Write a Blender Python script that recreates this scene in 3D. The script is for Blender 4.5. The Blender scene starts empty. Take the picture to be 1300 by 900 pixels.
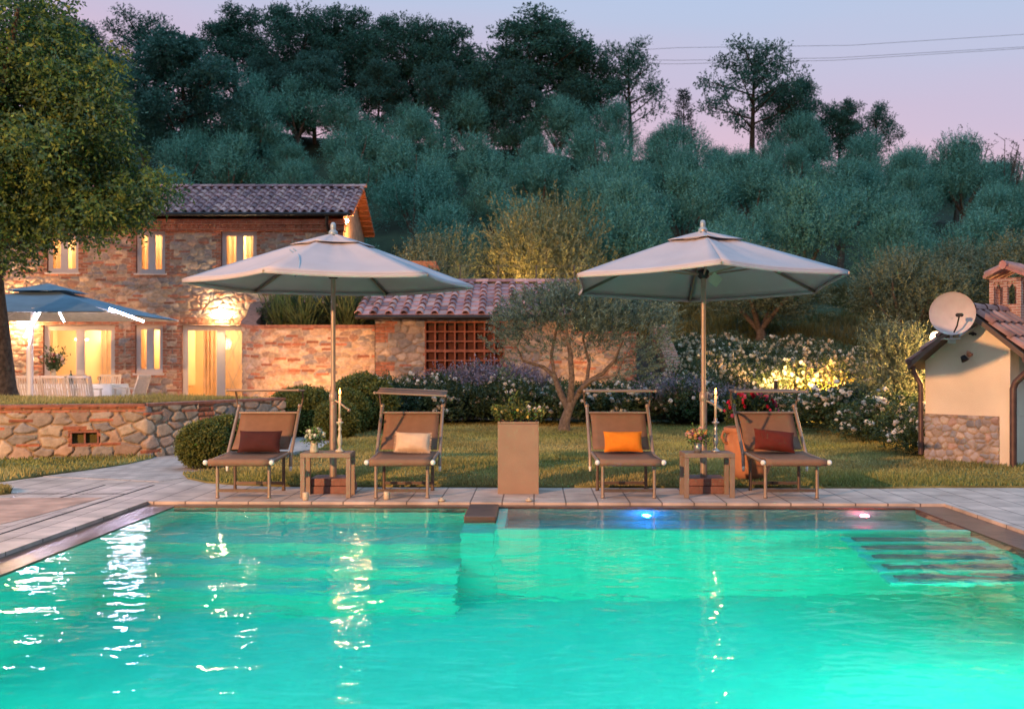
import bpy, math, random
import numpy as np
from mathutils import Vector, Matrix
R = math.radians
PI = math.pi
rnd = random.Random(7)
S = bpy.context.scene
COL = S.collection

# ------------------------------------------------------------------ camera
cd = bpy.data.cameras.new('camera'); cam = bpy.data.objects.new('camera', cd); COL.objects.link(cam)
cam.location = (0, 0, 1.3); cam.rotation_euler = (PI/2, 0, 0)
cd.sensor_width = 36; cd.lens = 36; cd.shift_y = 12/1300
cd.clip_start = 0.05; cd.clip_end = 1500
cd.dof.use_dof = True; cd.dof.focus_distance = 10.2; cd.dof.aperture_fstop = 2.4
S.camera = cam
F = 1300.0
def at(px, py, Y):            # photo pixel + distance -> world point
    return Vector(((px-650)/F*Y, Y, 1.3+(462-py)/F*Y))
def gx(px, Y): return (px-650)/F*Y
def gz(py, Y): return 1.3+(462-py)/F*Y

# ------------------------------------------------------------------ view / cycles
S.view_settings.view_transform = 'Standard'; S.view_settings.look = 'None'
S.view_settings.exposure = 0.3; S.view_settings.gamma = 1; S.view_settings.use_curve_mapping = False
S.render.engine = 'CYCLES'
c = S.cycles
c.use_denoising = True; c.max_bounces = 8; c.diffuse_bounces = 3; c.glossy_bounces = 4
c.transmission_bounces = 6; c.transparent_max_bounces = 12
c.caustics_reflective = False; c.caustics_refractive = True
c.sample_clamp_indirect = 6.0; c.sample_clamp_direct = 0

# ------------------------------------------------------------------ world: dusk sky
W = bpy.data.worlds.new('World'); S.world = W; W.use_nodes = True
nt = W.node_tree; nt.nodes.clear()
out = nt.nodes.new('ShaderNodeOutputWorld'); bg = nt.nodes.new('ShaderNodeBackground')
tc = nt.nodes.new('ShaderNodeTexCoord'); sep = nt.nodes.new('ShaderNodeSeparateXYZ')
nt.links.new(tc.outputs['Generated'], sep.inputs[0])
ns = nt.nodes.new('ShaderNodeTexNoise'); ns.inputs['Scale'].default_value = 1.6; ns.inputs['Detail'].default_value = 3
mp = nt.nodes.new('ShaderNodeMapping'); mp.inputs['Scale'].default_value = (1, 1, 5); mp.inputs['Rotation'].default_value = (0, R(-4), 0)
nt.links.new(tc.outputs['Generated'], mp.inputs[0]); nt.links.new(mp.outputs[0], ns.inputs['Vector'])
def mth(nt, op, a, b=None, cc=None):
    n = nt.nodes.new('ShaderNodeMath'); n.operation = op
    for i, v in enumerate((a, b, cc)):
        if v is None: continue
        if isinstance(v, (int, float)): n.inputs[i].default_value = v
        else: nt.links.new(v, n.inputs[i])
    return n.outputs[0]
h = mth(nt, 'ADD', sep.outputs['Z'], mth(nt, 'MULTIPLY', mth(nt, 'SUBTRACT', ns.outputs['Fac'], 0.5), 0.10))
h = mth(nt, 'ADD', h, mth(nt, 'MULTIPLY', sep.outputs['X'], 0.10))
rp = nt.nodes.new('ShaderNodeValToRGB'); nt.links.new(h, rp.inputs[0])
cr = rp.color_ramp
cr.elements[0].position = 0.0; cr.elements[0].color = (.56, .47, .62, 1)
cr.elements[1].position = 1.0; cr.elements[1].color = (.55, 1.0, 1.5, 1)
for p, col in ((.13, (.60, .54, .69, 1)), (.215, (.74, .50, .62, 1)), (.265, (.59, .50, .67, 1)), (.33, (.48, .55, .75, 1)), (.44, (.40, .58, .84, 1)), (.62, (.50, .88, 1.30, 1))):
    e = cr.elements.new(p); e.color = col
sky = nt.nodes.new('ShaderNodeTexSky'); sky.sky_type = 'NISHITA'; sky.sun_disc = False
sky.sun_elevation = R(1.0); sky.sun_rotation = R(210)
mixs = nt.nodes.new('ShaderNodeMix'); mixs.data_type = 'RGBA'; mixs.blend_type = 'ADD'; mixs.inputs['Factor'].default_value = 1
scs = nt.nodes.new('ShaderNodeVectorMath'); scs.operation = 'SCALE'; scs.inputs['Scale'].default_value = .02
nt.links.new(sky.outputs[0], scs.inputs[0])
nt.links.new(rp.outputs[0], mixs.inputs['A']); nt.links.new(scs.outputs[0], mixs.inputs['B'])
fy = mth(nt, 'MULTIPLY_ADD', sep.outputs['Y'], 1.4, .75)
fz = mth(nt, 'MULTIPLY', sep.outputs['Z'], 1.5)
ff = nt.nodes.new('ShaderNodeMapRange'); nt.links.new(mth(nt, 'MAXIMUM', fy, fz), ff.inputs['Value'])
ff.inputs['From Min'].default_value = .2; ff.inputs['From Max'].default_value = 1.0; ff.inputs['To Min'].default_value = .25; ff.inputs['To Max'].default_value = .82
nt.links.new(mixs.outputs['Result'], bg.inputs['Color']); nt.links.new(ff.outputs[0], bg.inputs['Strength'])
nt.links.new(bg.outputs[0], out.inputs[0])

# ------------------------------------------------------------------ lights
def light(kind, name, loc, energy, color, size=.1, rot=None, target=None, **kw):
    l = bpy.data.lights.new(name, kind); o = bpy.data.objects.new(name, l); COL.objects.link(o)
    o.location = loc; l.energy = energy; l.color = color
    if kind == 'AREA': l.size = size
    elif kind == 'SUN': l.angle = size
    else: l.shadow_soft_size = size
    if target is not None:
        o.rotation_euler = (Vector(target)-Vector(loc)).to_track_quat('-Z', 'Y').to_euler()
    elif rot: o.rotation_euler = rot
    for k, v in kw.items(): setattr(l, k, v)
    return o
# last light of the evening sky, very soft, from behind the camera on the left
light('SUN', 'sun', (0, 0, 30), 0.12, (1, .75, .62), R(30), rot=(R(62), 0, R(-30)))
# floodlight on the villa that stands behind the camera to the left
light('SPOT', 'villa_floodlight', (-11.5, -5.5, 5.6), 21000, (1, .49, .21), .16, target=(0.5, 14, .4), spot_size=R(95), spot_blend=.5)

# ------------------------------------------------------------------ mesh helpers
class MB:
    def __init__(s): s.v = []; s.f = []; s.c = []; s.col = None; s.sm = []
    def _add(s, vs, fs, smooth=False):
        n = len(s.v); s.v += [tuple(v) for v in vs]; s.f += [tuple(i+n for i in f) for f in fs]
        s.sm += [smooth]*len(fs)
        s.c += [s.col or (1, 1, 1)]*len(vs)
        return s
    def box(s, x0, x1, y0, y1, z0, z1, M=None):
        vs = [Vector((x, y, z)) for z in (z0, z1) for y in (y0, y1) for x in (x0, x1)]
        if M is not None: vs = [M @ v for v in vs]
        return s._add(vs, [(0, 2, 3, 1), (4, 5, 7, 6), (0, 1, 5, 4), (2, 6, 7, 3), (0, 4, 6, 2), (1, 3, 7, 5)])
    def bar(s, a, b, w, t=None):
        t = t or w; a = Vector(a); b = Vector(b); d = (b-a); L = d.length; q = d.to_track_quat('Z', 'Y').to_matrix().to_4x4()
        return s.box(-w/2, w/2, -t/2, t/2, 0, L, Matrix.Translation(a) @ q)
    def tube(s, pts, r, n=10, cap=True):
        pts = [Vector(p) for p in pts]
        rs = r if isinstance(r, (list, tuple)) else [r]*len(pts)
        vs = []; fs = []; ref = None
        for i, p in enumerate(pts):
            d = (pts[min(i+1, len(pts)-1)]-pts[max(i-1, 0)]).normalized()
            if ref is None:
                ref = d.orthogonal().normalized()
            ref = (ref-d*ref.dot(d)).normalized(); b = d.cross(ref)
            for k in range(n):
                a = 2*PI*k/n; vs.append(p+(ref*math.cos(a)+b*math.sin(a))*rs[i])
        for i in range(len(pts)-1):
            for k in range(n):
                k2 = (k+1) % n; fs.append((i*n+k, i*n+k2, (i+1)*n+k2, (i+1)*n+k))
        s._add(vs, fs, True)
        if cap:
            s._add(vs[:n], [tuple(reversed(range(n)))]); s._add(vs[-n:], [tuple(range(n))])
        return s
    def lathe(s, prof, c=(0, 0, 0), n=20, M=None):
        vs = []; fs = []
        for (r, z) in prof:
            for k in range(n):
                a = 2*PI*k/n; v = Vector((r*math.cos(a)+c[0], r*math.sin(a)+c[1], z+c[2]))
                vs.append(M @ v if M is not None else v)
        for i in range(len(prof)-1):
            for k in range(n):
                k2 = (k+1) % n; fs.append((i*n+k, i*n+k2, (i+1)*n+k2, (i+1)*n+k))
        return s._add(vs, fs, True)
    def ball(s, c, r, n=10, sc=(1, 1, 1)):
        m = max(4, n//2+1); vs = []; fs = []
        for i in range(m+1):
            t = PI*i/m
            for k in range(n):
                a = 2*PI*k/n
                vs.append((c[0]+sc[0]*r*math.sin(t)*math.cos(a), c[1]+sc[1]*r*math.sin(t)*math.sin(a), c[2]+sc[2]*r*math.cos(t)))
        for i in range(m):
            for k in range(n):
                k2 = (k+1) % n; fs.append((i*n+k, (i+1)*n+k, (i+1)*n+k2, i*n+k2))
        return s._add(vs, fs, True)
    def grid(s, P, nu, nv, smooth=True):     # P: list of (nu*nv) points row-major v outer
        fs = [(j*nu+i, j*nu+i+1, (j+1)*nu+i+1, (j+1)*nu+i) for j in range(nv-1) for i in range(nu-1)]
        return s._add(P, fs, smooth)
    def prism(s, poly, z0, z1):
        n = len(poly); vs = [(x, y, z1) for x, y in poly]+[(x, y, z0) for x, y in poly]
        s._add(vs, [tuple(range(n)), tuple(reversed(range(n, 2*n)))]+[(i, i+n, (i+1) % n+n, (i+1) % n) for i in range(n)])
        return s
    def mesh(s, name, mat):
        me = bpy.data.meshes.new(name); me.from_pydata(s.v, [], s.f)
        me.polygons.foreach_set('use_smooth', s.sm)
        a = me.color_attributes.new('Col', 'FLOAT_COLOR', 'POINT')
        arr = np.ones((len(s.v), 4), np.float32); arr[:, :3] = s.c; a.data.foreach_set('color', arr.ravel())
        me.materials.append(mat); me.update(); return me
    def build(s, name, mat, parent=None, bevel=0):
        o = bpy.data.objects.new(name, s.mesh(name, mat)); COL.objects.link(o)
        if parent: o.parent = parent
        if bevel:
            m = o.modifiers.new('b', 'BEVEL'); m.width = bevel; m.segments = 2; m.limit_method = 'ANGLE'
        return o
def np_mesh(name, V, Fc, mat, C=None, smooth=False):
    me = bpy.data.meshes.new(name); k = Fc.shape[1]
    me.vertices.add(len(V)); me.vertices.foreach_set('co', np.asarray(V, np.float32).ravel())
    me.loops.add(Fc.size); me.loops.foreach_set('vertex_index', Fc.astype(np.int32).ravel())
    me.polygons.add(len(Fc)); me.polygons.foreach_set('loop_start', np.arange(0, Fc.size, k, dtype=np.int32))
    me.polygons.foreach_set('use_smooth', np.full(len(Fc), smooth))
    if C is not None:
        a = me.color_attributes.new('Col', 'FLOAT_COLOR', 'POINT')
        arr = np.ones((len(V), 4), np.float32); arr[:, :3] = C; a.data.foreach_set('color', arr.ravel())
    me.materials.append(mat); me.update(calc_edges=True); me.validate(); return me
def obj(name, me, parent=None):
    o = bpy.data.objects.new(name, me); COL.objects.link(o)
    if parent: o.parent = parent
    return o
def tag(o, label=None, cat=None, group=None, kind=None):
    if label: o['label'] = label
    if cat: o['category'] = cat
    if group: o['group'] = group
    if kind: o['kind'] = kind
    return o
def empty(name, loc=(0, 0, 0), rz=0, label=None, cat=None, group=None):
    o = bpy.data.objects.new(name, None); COL.objects.link(o); o.location = loc; o.rotation_euler = (0, 0, rz)
    o.empty_display_size = .1
    return tag(o, label, cat, group)
def copy_tree(o, parent=None):
    n = o.copy(); COL.objects.link(n)
    if parent: n.parent = parent
    for ch in list(o.children): copy_tree(ch, n)
    return n

# ------------------------------------------------------------------ materials
def newmat(name):
    m = bpy.data.materials.new(name); m.use_nodes = True
    return m, m.node_tree, m.node_tree.nodes['Principled BSDF']
def mat(name, col, rough=.6, metal=0, var=.15, vs=8, bump=0, bs=40, spec=.5, vcol=False, trans=0, coords='Object'):
    m, nt, b = newmat(name); L = nt.links
    b.inputs['Roughness'].default_value = rough; b.inputs['Metallic'].default_value = metal
    b.inputs['Specular IOR Level'].default_value = spec
    tc = nt.nodes.new('ShaderNodeTexCoord')
    n = nt.nodes.new('ShaderNodeTexNoise'); n.inputs['Scale'].default_value = vs; n.inputs['Detail'].default_value = 5
    L.new(tc.outputs[coords], n.inputs['Vector'])
    mr = nt.nodes.new('ShaderNodeMapRange'); mr.inputs['From Min'].default_value = .3; mr.inputs['From Max'].default_value = .7
    mr.inputs['To Min'].default_value = 1-var; mr.inputs['To Max'].default_value = 1+var; L.new(n.outputs['Fac'], mr.inputs['Value'])
    mx = nt.nodes.new('ShaderNodeVectorMath'); mx.operation = 'SCALE'; L.new(mr.outputs[0], mx.inputs['Scale'])
    if vcol:
        a = nt.nodes.new('ShaderNodeVertexColor'); a.layer_name = 'Col'
        m2 = nt.nodes.new('ShaderNodeVectorMath'); m2.operation = 'MULTIPLY'; L.new(a.outputs['Color'], m2.inputs[0]); m2.inputs[1].default_value = col
        L.new(m2.outputs[0], mx.inputs[0])
    else: mx.inputs[0].default_value = col
    L.new(mx.outputs[0], b.inputs['Base Color'])
    if bump:
        n2 = nt.nodes.new('ShaderNodeTexNoise'); n2.inputs['Scale'].default_value = bs; n2.inputs['Detail'].default_value = 4
        L.new(tc.outputs[coords], n2.inputs['Vector'])
        bp = nt.nodes.new('ShaderNodeBump'); bp.inputs['Strength'].default_value = bump; bp.inputs['Distance'].default_value = .02
        L.new(n2.outputs['Fac'], bp.inputs['Height']); L.new(bp.outputs[0], b.inputs['Normal'])
    if trans:
        t = nt.nodes.new('ShaderNodeBsdfTranslucent'); L.new(mx.outputs[0], t.inputs['Color'])
        ms = nt.nodes.new('ShaderNodeMixShader'); ms.inputs[0].default_value = trans
        L.new(b.outputs[0], ms.inputs[1]); L.new(t.outputs[0], ms.inputs[2]); L.new(ms.outputs[0], nt.nodes['Material Output'].inputs[0])
    return m
def emis(name, col, st):
    m, nt, b = newmat(name); b.inputs['Base Color'].default_value = (*col, 1); b.inputs['Emission Color'].default_value = (*col, 1)
    b.inputs['Emission Strength'].default_value = st; return m
def brickmat(name, c1, c2, mortar, w, hgt, ms=.012, rough=.8, bump=.4, offset=.5, rot=0, coords='Object', axes=None, var=.25):
    m, nt, b = newmat(name); L = nt.links; b.inputs['Roughness'].default_value = rough
    b.inputs['Specular IOR Level'].default_value = .3
    tc = nt.nodes.new('ShaderNodeTexCoord'); mp = nt.nodes.new('ShaderNodeMapping')
    L.new(tc.outputs[coords], mp.inputs[0]); mp.inputs['Rotation'].default_value = (0, 0, rot)
    vec = mp.outputs[0]
    if axes:
        sx = nt.nodes.new('ShaderNodeSeparateXYZ'); cx = nt.nodes.new('ShaderNodeCombineXYZ'); L.new(vec, sx.inputs[0])
        L.new(mth(nt, 'ADD', sx.outputs[0], sx.outputs[1]), cx.inputs[0]); L.new(sx.outputs[2], cx.inputs[1]); vec = cx.outputs[0]
    br = nt.nodes.new('ShaderNodeTexBrick'); L.new(vec, br.inputs['Vector']); br.offset = offset
    br.inputs['Scale'].default_value = 1; br.inputs['Brick Width'].default_value = w; br.inputs['Row Height'].default_value = hgt
    br.inputs['Mortar Size'].default_value = ms; br.inputs['Mortar Smooth'].default_value = .3
    br.inputs['Color1'].default_value = (*c1, 1); br.inputs['Color2'].default_value = (*c2, 1); br.inputs['Mortar'].default_value = (*mortar, 1)
    n = nt.nodes.new('ShaderNodeTexNoise'); n.inputs['Scale'].default_value = 3.5; n.inputs['Detail'].default_value = 8; L.new(tc.outputs[coords], n.inputs['Vector'])
    mr = nt.nodes.new('ShaderNodeMapRange'); mr.inputs['From Min'].default_value = .3; mr.inputs['From Max'].default_value = .7
    mr.inputs['To Min'].default_value = 1-var; mr.inputs['To Max'].default_value = 1+var; L.new(n.outputs['Fac'], mr.inputs['Value'])
    mx = nt.nodes.new('ShaderNodeVectorMath'); mx.operation = 'SCALE'; L.new(br.outputs['Color'], mx.inputs[0]); L.new(mr.outputs[0], mx.inputs['Scale'])
    L.new(mx.outputs[0], b.inputs['Base Color'])
    bp = nt.nodes.new('ShaderNodeBump'); bp.inputs['Strength'].default_value = bump; bp.inputs['Distance'].default_value = .01
    iv = mth(nt, 'SUBTRACT', mth(nt, 'MULTIPLY', n.outputs['Fac'], .5), br.outputs['Fac']); L.new(iv, bp.inputs['Height']); L.new(bp.outputs[0], b.inputs['Normal'])
    return m
def glassmat(name):
    m, nt, b = newmat(name); L = nt.links
    g = nt.nodes.new('ShaderNodeBsdfGlossy'); g.inputs['Roughness'].default_value = .03
    t = nt.nodes.new('ShaderNodeBsdfTransparent'); f = nt.nodes.new('ShaderNodeFresnel'); f.inputs['IOR'].default_value = 1.45
    ms = nt.nodes.new('ShaderNodeMixShader'); L.new(f.outputs[0], ms.inputs[0]); L.new(t.outputs[0], ms.inputs[1]); L.new(g.outputs[0], ms.inputs[2])
    L.new(ms.outputs[0], nt.nodes['Material Output'].inputs[0]); return m

M = {}
M['stone'] = mat('stone', (1, 1, 1), .85, var=.22, vs=14, bump=.5, bs=45, vcol=True, spec=.25)
M['tile'] = mat('roof_tile', (1, 1, 1), .75, var=.25, vs=6, bump=.3, bs=30, vcol=True, spec=.3)
M['leaf'] = mat('leaf', (1, 1, 1), .6, var=.12, vs=3, vcol=True, trans=.28, spec=.3)
M['silver_leaf'] = mat('olive_leaf', (1, 1, 1), .55, var=.1, vs=3, vcol=True, trans=.2, spec=.35)
M['petal'] = mat('petal', (1, 1, 1), .7, var=.05, vcol=True, trans=.3, spec=.2)
M['bark'] = mat('bark', (.085, .062, .045), .95, var=.45, vs=14, bump=1, bs=22, spec=.1)
M['olive_bark'] = mat('olive_bark', (.17, .13, .10), .9, var=.4, vs=18, bump=1, bs=30, spec=.1)
M['brick'] = brickmat('red_brick', (.36, .12, .065), (.26, .085, .05), (.38, .27, .19), .25, .065, .008, axes=True)
M['brick_cap'] = mat('brick_cap', (.27, .11, .07), .85, var=.35, vs=9, bump=.6, bs=30)
M['cream'] = mat('cream_plaster', (.80, .66, .50), .9, var=.13, vs=1.3, bump=.3, bs=80, spec=.2)
M['frame'] = mat('window_frame', (.50, .44, .41), .5, var=.04)
M['room'] = mat('room_wall', (.85, .66, .40), .9, var=.06, vs=1.5)
M['curtain'] = mat('curtain', (.86, .66, .42), .9, var=.08, vs=5, trans=.35)
M['glass'] = glassmat('window_glass')
M['soffit'] = mat('terracotta_soffit', (.50, .17, .08), .85, var=.2, vs=12)
M['black_metal'] = mat('dark_metal', (.03, .028, .03), .5, .6, var=.2)
M['copper'] = mat('brown_pipe', (.12, .07, .06), .5, .5, var=.25)
M['canvas'] = mat('parasol_canvas', (.48, .455, .48), .9, var=.07, vs=2.5, bump=.2, bs=300, trans=.12, spec=.15)
M['blue_canvas'] = mat('blue_canvas', (.15, .24, .31), .9, var=.1, vs=3, trans=.05, spec=.15)
M['alu'] = mat('taupe_aluminium', (.31, .235, .185), .42, .35, var=.08, vs=20)
M['alu_dark'] = mat('brown_aluminium', (.13, .09, .07), .45, .4, var=.1, vs=20)
M['finial'] = mat('finial', (.25, .33, .38), .4, .2)
M['sling'] = mat('mesh_fabric', (.23, .135, .09), .8, var=.08, vs=12, bump=.35, bs=420, spec=.25)
M['white_cap'] = mat('white_plastic', (.75, .72, .66), .35, var=.03)
M['base_stone'] = mat('parasol_base', (.19, .085, .065), .7, var=.25, vs=10, bump=.3, bs=60)
M['table'] = mat('table_brown', (.23, .16, .115), .55, var=.1, vs=9, bump=.15, bs=70)
M['planter'] = mat('planter', (.28, .18, .122), .6, var=.08, vs=6, bump=.15, bs=90)
M['terracotta'] = mat('terracotta', (.46, .20, .11), .85, var=.18, vs=7, bump=.3, bs=50)
M['soil'] = mat('soil', (.05, .032, .022), .95, var=.4, vs=10, bump=1, bs=30)
M['wax'] = mat('wax', (.50, .40, .28), .45, var=.03)
M['flame'] = emis('flame', (1, .30, .07), 7)
M['ceramic'] = mat('cream_ceramic', (.46, .41, .31), .35, var=.06, vs=15)
M['pewter'] = mat('pewter', (.40, .39, .38), .35, .7, var=.15, vs=20)
M['white_wood'] = mat('white_wood', (.60, .50, .38), .6, var=.12, vs=15)
M['cloth'] = mat('white_cloth', (.80, .76, .68), .9, var=.04)
M['white_metal'] = mat('white_metal', (.75, .73, .70), .4, .1, var=.04)
M['led'] = emis('led', (.80, .72, 1), 260)
M['soft_glow'] = emis('soft_glow', (1, .6, .3), 8)
M['lamp_glow'] = emis('lamp_glow', (1, .68, .34), 500)
M['dish'] = mat('dish', (.55, .47, .47), .5, var=.06, vs=9)
M['bottle'] = mat('bottle_glass', (.02, .05, .02), .15)
M['fence'] = mat('wire', (.10, .10, .10), .6)

# ------------------------------------------------------------------ stone relief
PAL_HOUSE = [(.40, .29, .20), (.45, .34, .25), (.33, .25, .19), (.28, .22, .19), (.48, .33, .22), (.37, .24, .17), (.23, .20, .19), (.42, .30, .24), (.34, .19, .13)]
PAL_BIG = [(.36, .29, .21), (.40, .32, .23), (.30, .25, .20), (.26, .235, .20), (.44, .33, .23), (.38, .26, .18), (.22, .21, .20), (.33, .24, .18)]
def stone_tex(U, V, seed, cw, ch, pal, brick=.3, relief=.03, mortar=(.46, .36, .27), brickmask=None, bw=.30, bh=.05, bsp=.2):
    rs = np.random.RandomState(seed); T = 997
    jx = rs.rand(T)*.8-.4; jy = rs.rand(T)*.8-.4; rc = rs.randint(0, len(pal), T); rb = rs.rand(T); rz = rs.rand(T)
    def hsh(i, j): return (i*73856093 ^ j*19349663) % T
    wob = .05*np.sin(U*23+np.sin(V*31)*2)+.05*np.sin(V*29+np.sin(U*17)*2)
    u = U/cw+wob; v = V/ch+.6*wob
    iu = np.floor(u).astype(np.int64); iv = np.floor(v).astype(np.int64)
    d1 = np.full(U.shape, 9.); d2 = np.full(U.shape, 9.); idx = np.zeros(U.shape, np.int64)
    for dj in (-1, 0, 1):
        for di in (-2, -1, 0, 1, 2):
            j = iv+dj; i = iu+di; hh = hsh(i, j)
            cx = i+.5+.5*(j % 2)+jx[hh]; cy = j+.5+jy[hh]
            d = np.sqrt((u-cx)**2+(v-cy)**2)*(1+.25*(rz[hh]-.5))
            n = d < d1
            d2 = np.where(n, d1, np.minimum(d2, d)); idx = np.where(n, hh, idx); d1 = np.where(n, d, d1)
    e = np.clip((d2-d1)/.22, 0, 1); e = e*e*(3-2*e)
    P = np.array(pal); Cc = P[rc[idx]]*(.8+.4*rb[idx])[..., None]
    H = relief*(e*(.6+.4*rz[idx])+.25*np.sqrt(np.clip(1-d1*1.3, 0, 1))*e)
    mo = np.array(mortar)
    Cc = mo+(Cc-mo)*np.clip(e*1.6, 0, 1)[..., None]
    def paint(mask, fade, k, hgt=.9):
        nonlocal Cc, H
        br = np.array([.34, .125, .07])*(.65+.7*rb[k])[..., None]*np.array([1, 1, 1])
        Cc = np.where(mask[..., None], mo*.85+(br-mo*.85)*fade[..., None], Cc); H = np.where(mask, relief*hgt*fade, H)
    if brick > 0:
        rv = np.floor(V/bsp).astype(np.int64); ru = np.floor(U/bw+jx[rv % T]*7).astype(np.int64)
        k = hsh(ru*3+1, rv*5+2); off = (rz[k]*.6)*bsp
        vv = V-rv*bsp-off; uu = U/bw+jx[rv % T]*7-ru
        inside = (rb[k] < brick) & (vv > 0) & (vv < bh) & (uu > .06) & (uu < .94)
        paint(inside, np.ones(U.shape), hsh(ru, rv))
    if brickmask is not None:
        rh = .075; row = np.floor(V/rh).astype(np.int64)
        cu = U/.24+.5*(row % 2); cuf = cu-np.floor(cu); vf = V/rh-row
        fade = np.clip(np.minimum(np.minimum(cuf, 1-cuf)*12, np.minimum(vf, 1-vf)*5), 0, 1)
        k = hsh(np.floor(cu).astype(np.int64), row)
        paint(brickmask(U, V, row), fade, k)
    return H, np.clip(Cc, .02, .8)
def lines(a, b, res, extra=()):
    n = max(2, int((b-a)/res)+1); g = list(np.linspace(a, b, n))
    g = [x for x in g if all(abs(x-e) > res*.45 for e in extra if a < e < b)] + [e for e in extra if a < e < b]
    return np.array(sorted(g))
def stone_panel(name, path, z0, ztop, res, parent=None, holes=(), rise=None, **kw):
    """path: list of (x,y) corners; outer side is to the right of travel direction... normal = (dy,-dx)"""
    P = np.array(path, float); seg = np.linalg.norm(np.diff(P, axis=0), axis=1); cum = np.concatenate([[0], np.cumsum(seg)])
    us = lines(0, cum[-1], res, [x for h in holes for x in h[:2]]+(list(cum[1:-1]) if len(path) < 5 else []))
    vs = lines(z0, ztop, res, [x for h in holes for x in h[2:]])
    U, V = np.meshgrid(us, vs)
    H, Cc = stone_tex(U, V, **kw)
    X = np.interp(us, cum, P[:, 0]); Y = np.interp(us, cum, P[:, 1])
    eps = .02
    tx = np.interp(np.minimum(us+eps, cum[-1]), cum, P[:, 0])-np.interp(np.maximum(us-eps, 0), cum, P[:, 0])
    ty = np.interp(np.minimum(us+eps, cum[-1]), cum, P[:, 1])-np.interp(np.maximum(us-eps, 0), cum, P[:, 1])
    L = np.hypot(tx, ty); nx = ty/L; ny = -tx/L
    ZZ = V.copy()
    if rise is not None:
        top = np.array([rise(s) for s in us]); ZZ = z0+(V-z0)*(top/(ztop-z0))[None, :]
    VV = np.stack([X+nx*H, Y+ny*H, ZZ], -1).reshape(-1, 3)
    nu, nv = len(us), len(vs)
    j, i = np.meshgrid(np.arange(nv-1), np.arange(nu-1), indexing='ij')
    uc = (us[:-1]+us[1:])/2; vc = (vs[:-1]+vs[1:])/2
    keep = np.ones((nv-1, nu-1), bool)
    for (a, b, c0, c1) in holes:
        keep &= ~(((uc > a) & (uc < b))[None, :] & ((vc > c0) & (vc < c1))[:, None])
    a = (j*nu+i)[keep]
    Fc = np.stack([a, a+1, a+nu+1, a+nu], 1)
    return obj(name, np_mesh(name, VV, Fc, M['stone'], Cc.reshape(-1, 3), True), parent)

# ------------------------------------------------------------------ terrain
POOL_ROT = -math.atan2(28, 1300)
RP = Matrix.Rotation(POOL_ROT, 4, 'Z')
def pw(x, y): v = RP @ Vector((x, y, 0)); return (v.x, v.y)
def sst(a, b, x): t = np.clip((x-a)/(b-a), 0, 1); return t*t*(3-2*t)
def hill(X, Y):
    X = np.asarray(X, float); Y = np.asarray(Y, float)
    t = sst(1.8, 4.6, X); t2 = sst(-5.5, -3.0, X)
    a = (33.2*(1-t2)+30.5*t2)*(1-t)+21.5*t
    crest = 12.2-.085*np.clip(X, -18, 40)
    m = a+(.22*t+.12*(1-t))*(60-a)
    z = np.where(Y < m, 1.5*t*np.clip((Y-a)/(m-a), 0, 1)+1.0*(1-t)*np.clip((Y-a)/(m-a), 0, 1), 0)
    base = 1.5*t+1.0*(1-t)
    z = np.where(Y >= m, base+(crest-base)*np.clip((Y-m)/(60-m), 0, 1), z)
    z = np.where(Y > 60, crest+3.4*(1-np.exp(-np.maximum(Y-60, 0)/4))+(Y-60)*.03*np.exp(-(Y-60)/60), z)
    return z-.06
xs = np.unique(np.concatenate([np.linspace(-140, -40, 11), np.arange(-40, 40, 1.), np.linspace(40, 140, 11), [-4.1, 4.1]]))
ys = np.unique(np.concatenate([np.linspace(-60, -6, 8), np.arange(-4.5, 10, 1.5), [-1.5, 9.9], np.arange(11, 75, 1.), np.linspace(75, 240, 20)]))
XX, YY = np.meshgrid(xs, ys); ZZ = hill(XX, YY)+np.where(YY > 34, .25*np.sin(XX*.7+YY*.3)*np.sin(YY*.5), 0)
nx_, ny_ = len(xs), len(ys); j, i = np.meshgrid(np.arange(ny_-1), np.arange(nx_-1), indexing='ij')
xc = (xs[:-1]+xs[1:])/2; yc = (ys[:-1]+ys[1:])/2
keep = ~(((xc > -4.1) & (xc < 4.1))[None, :] & ((yc > -1.5) & (yc < 9.9))[:, None])
a = (j*nx_+i)[keep]
M['earth'] = mat('hill_grass', (.035, .05, .022), .95, var=.5, vs=.6, bump=.8, bs=4)
terr = obj('ground', np_mesh('ground', np.stack([XX, YY, ZZ], -1).reshape(-1, 3), np.stack([a, a+1, a+nx_+1, a+nx_], 1), M['earth'], smooth=True))
tag(terr, kind='structure')

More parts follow.
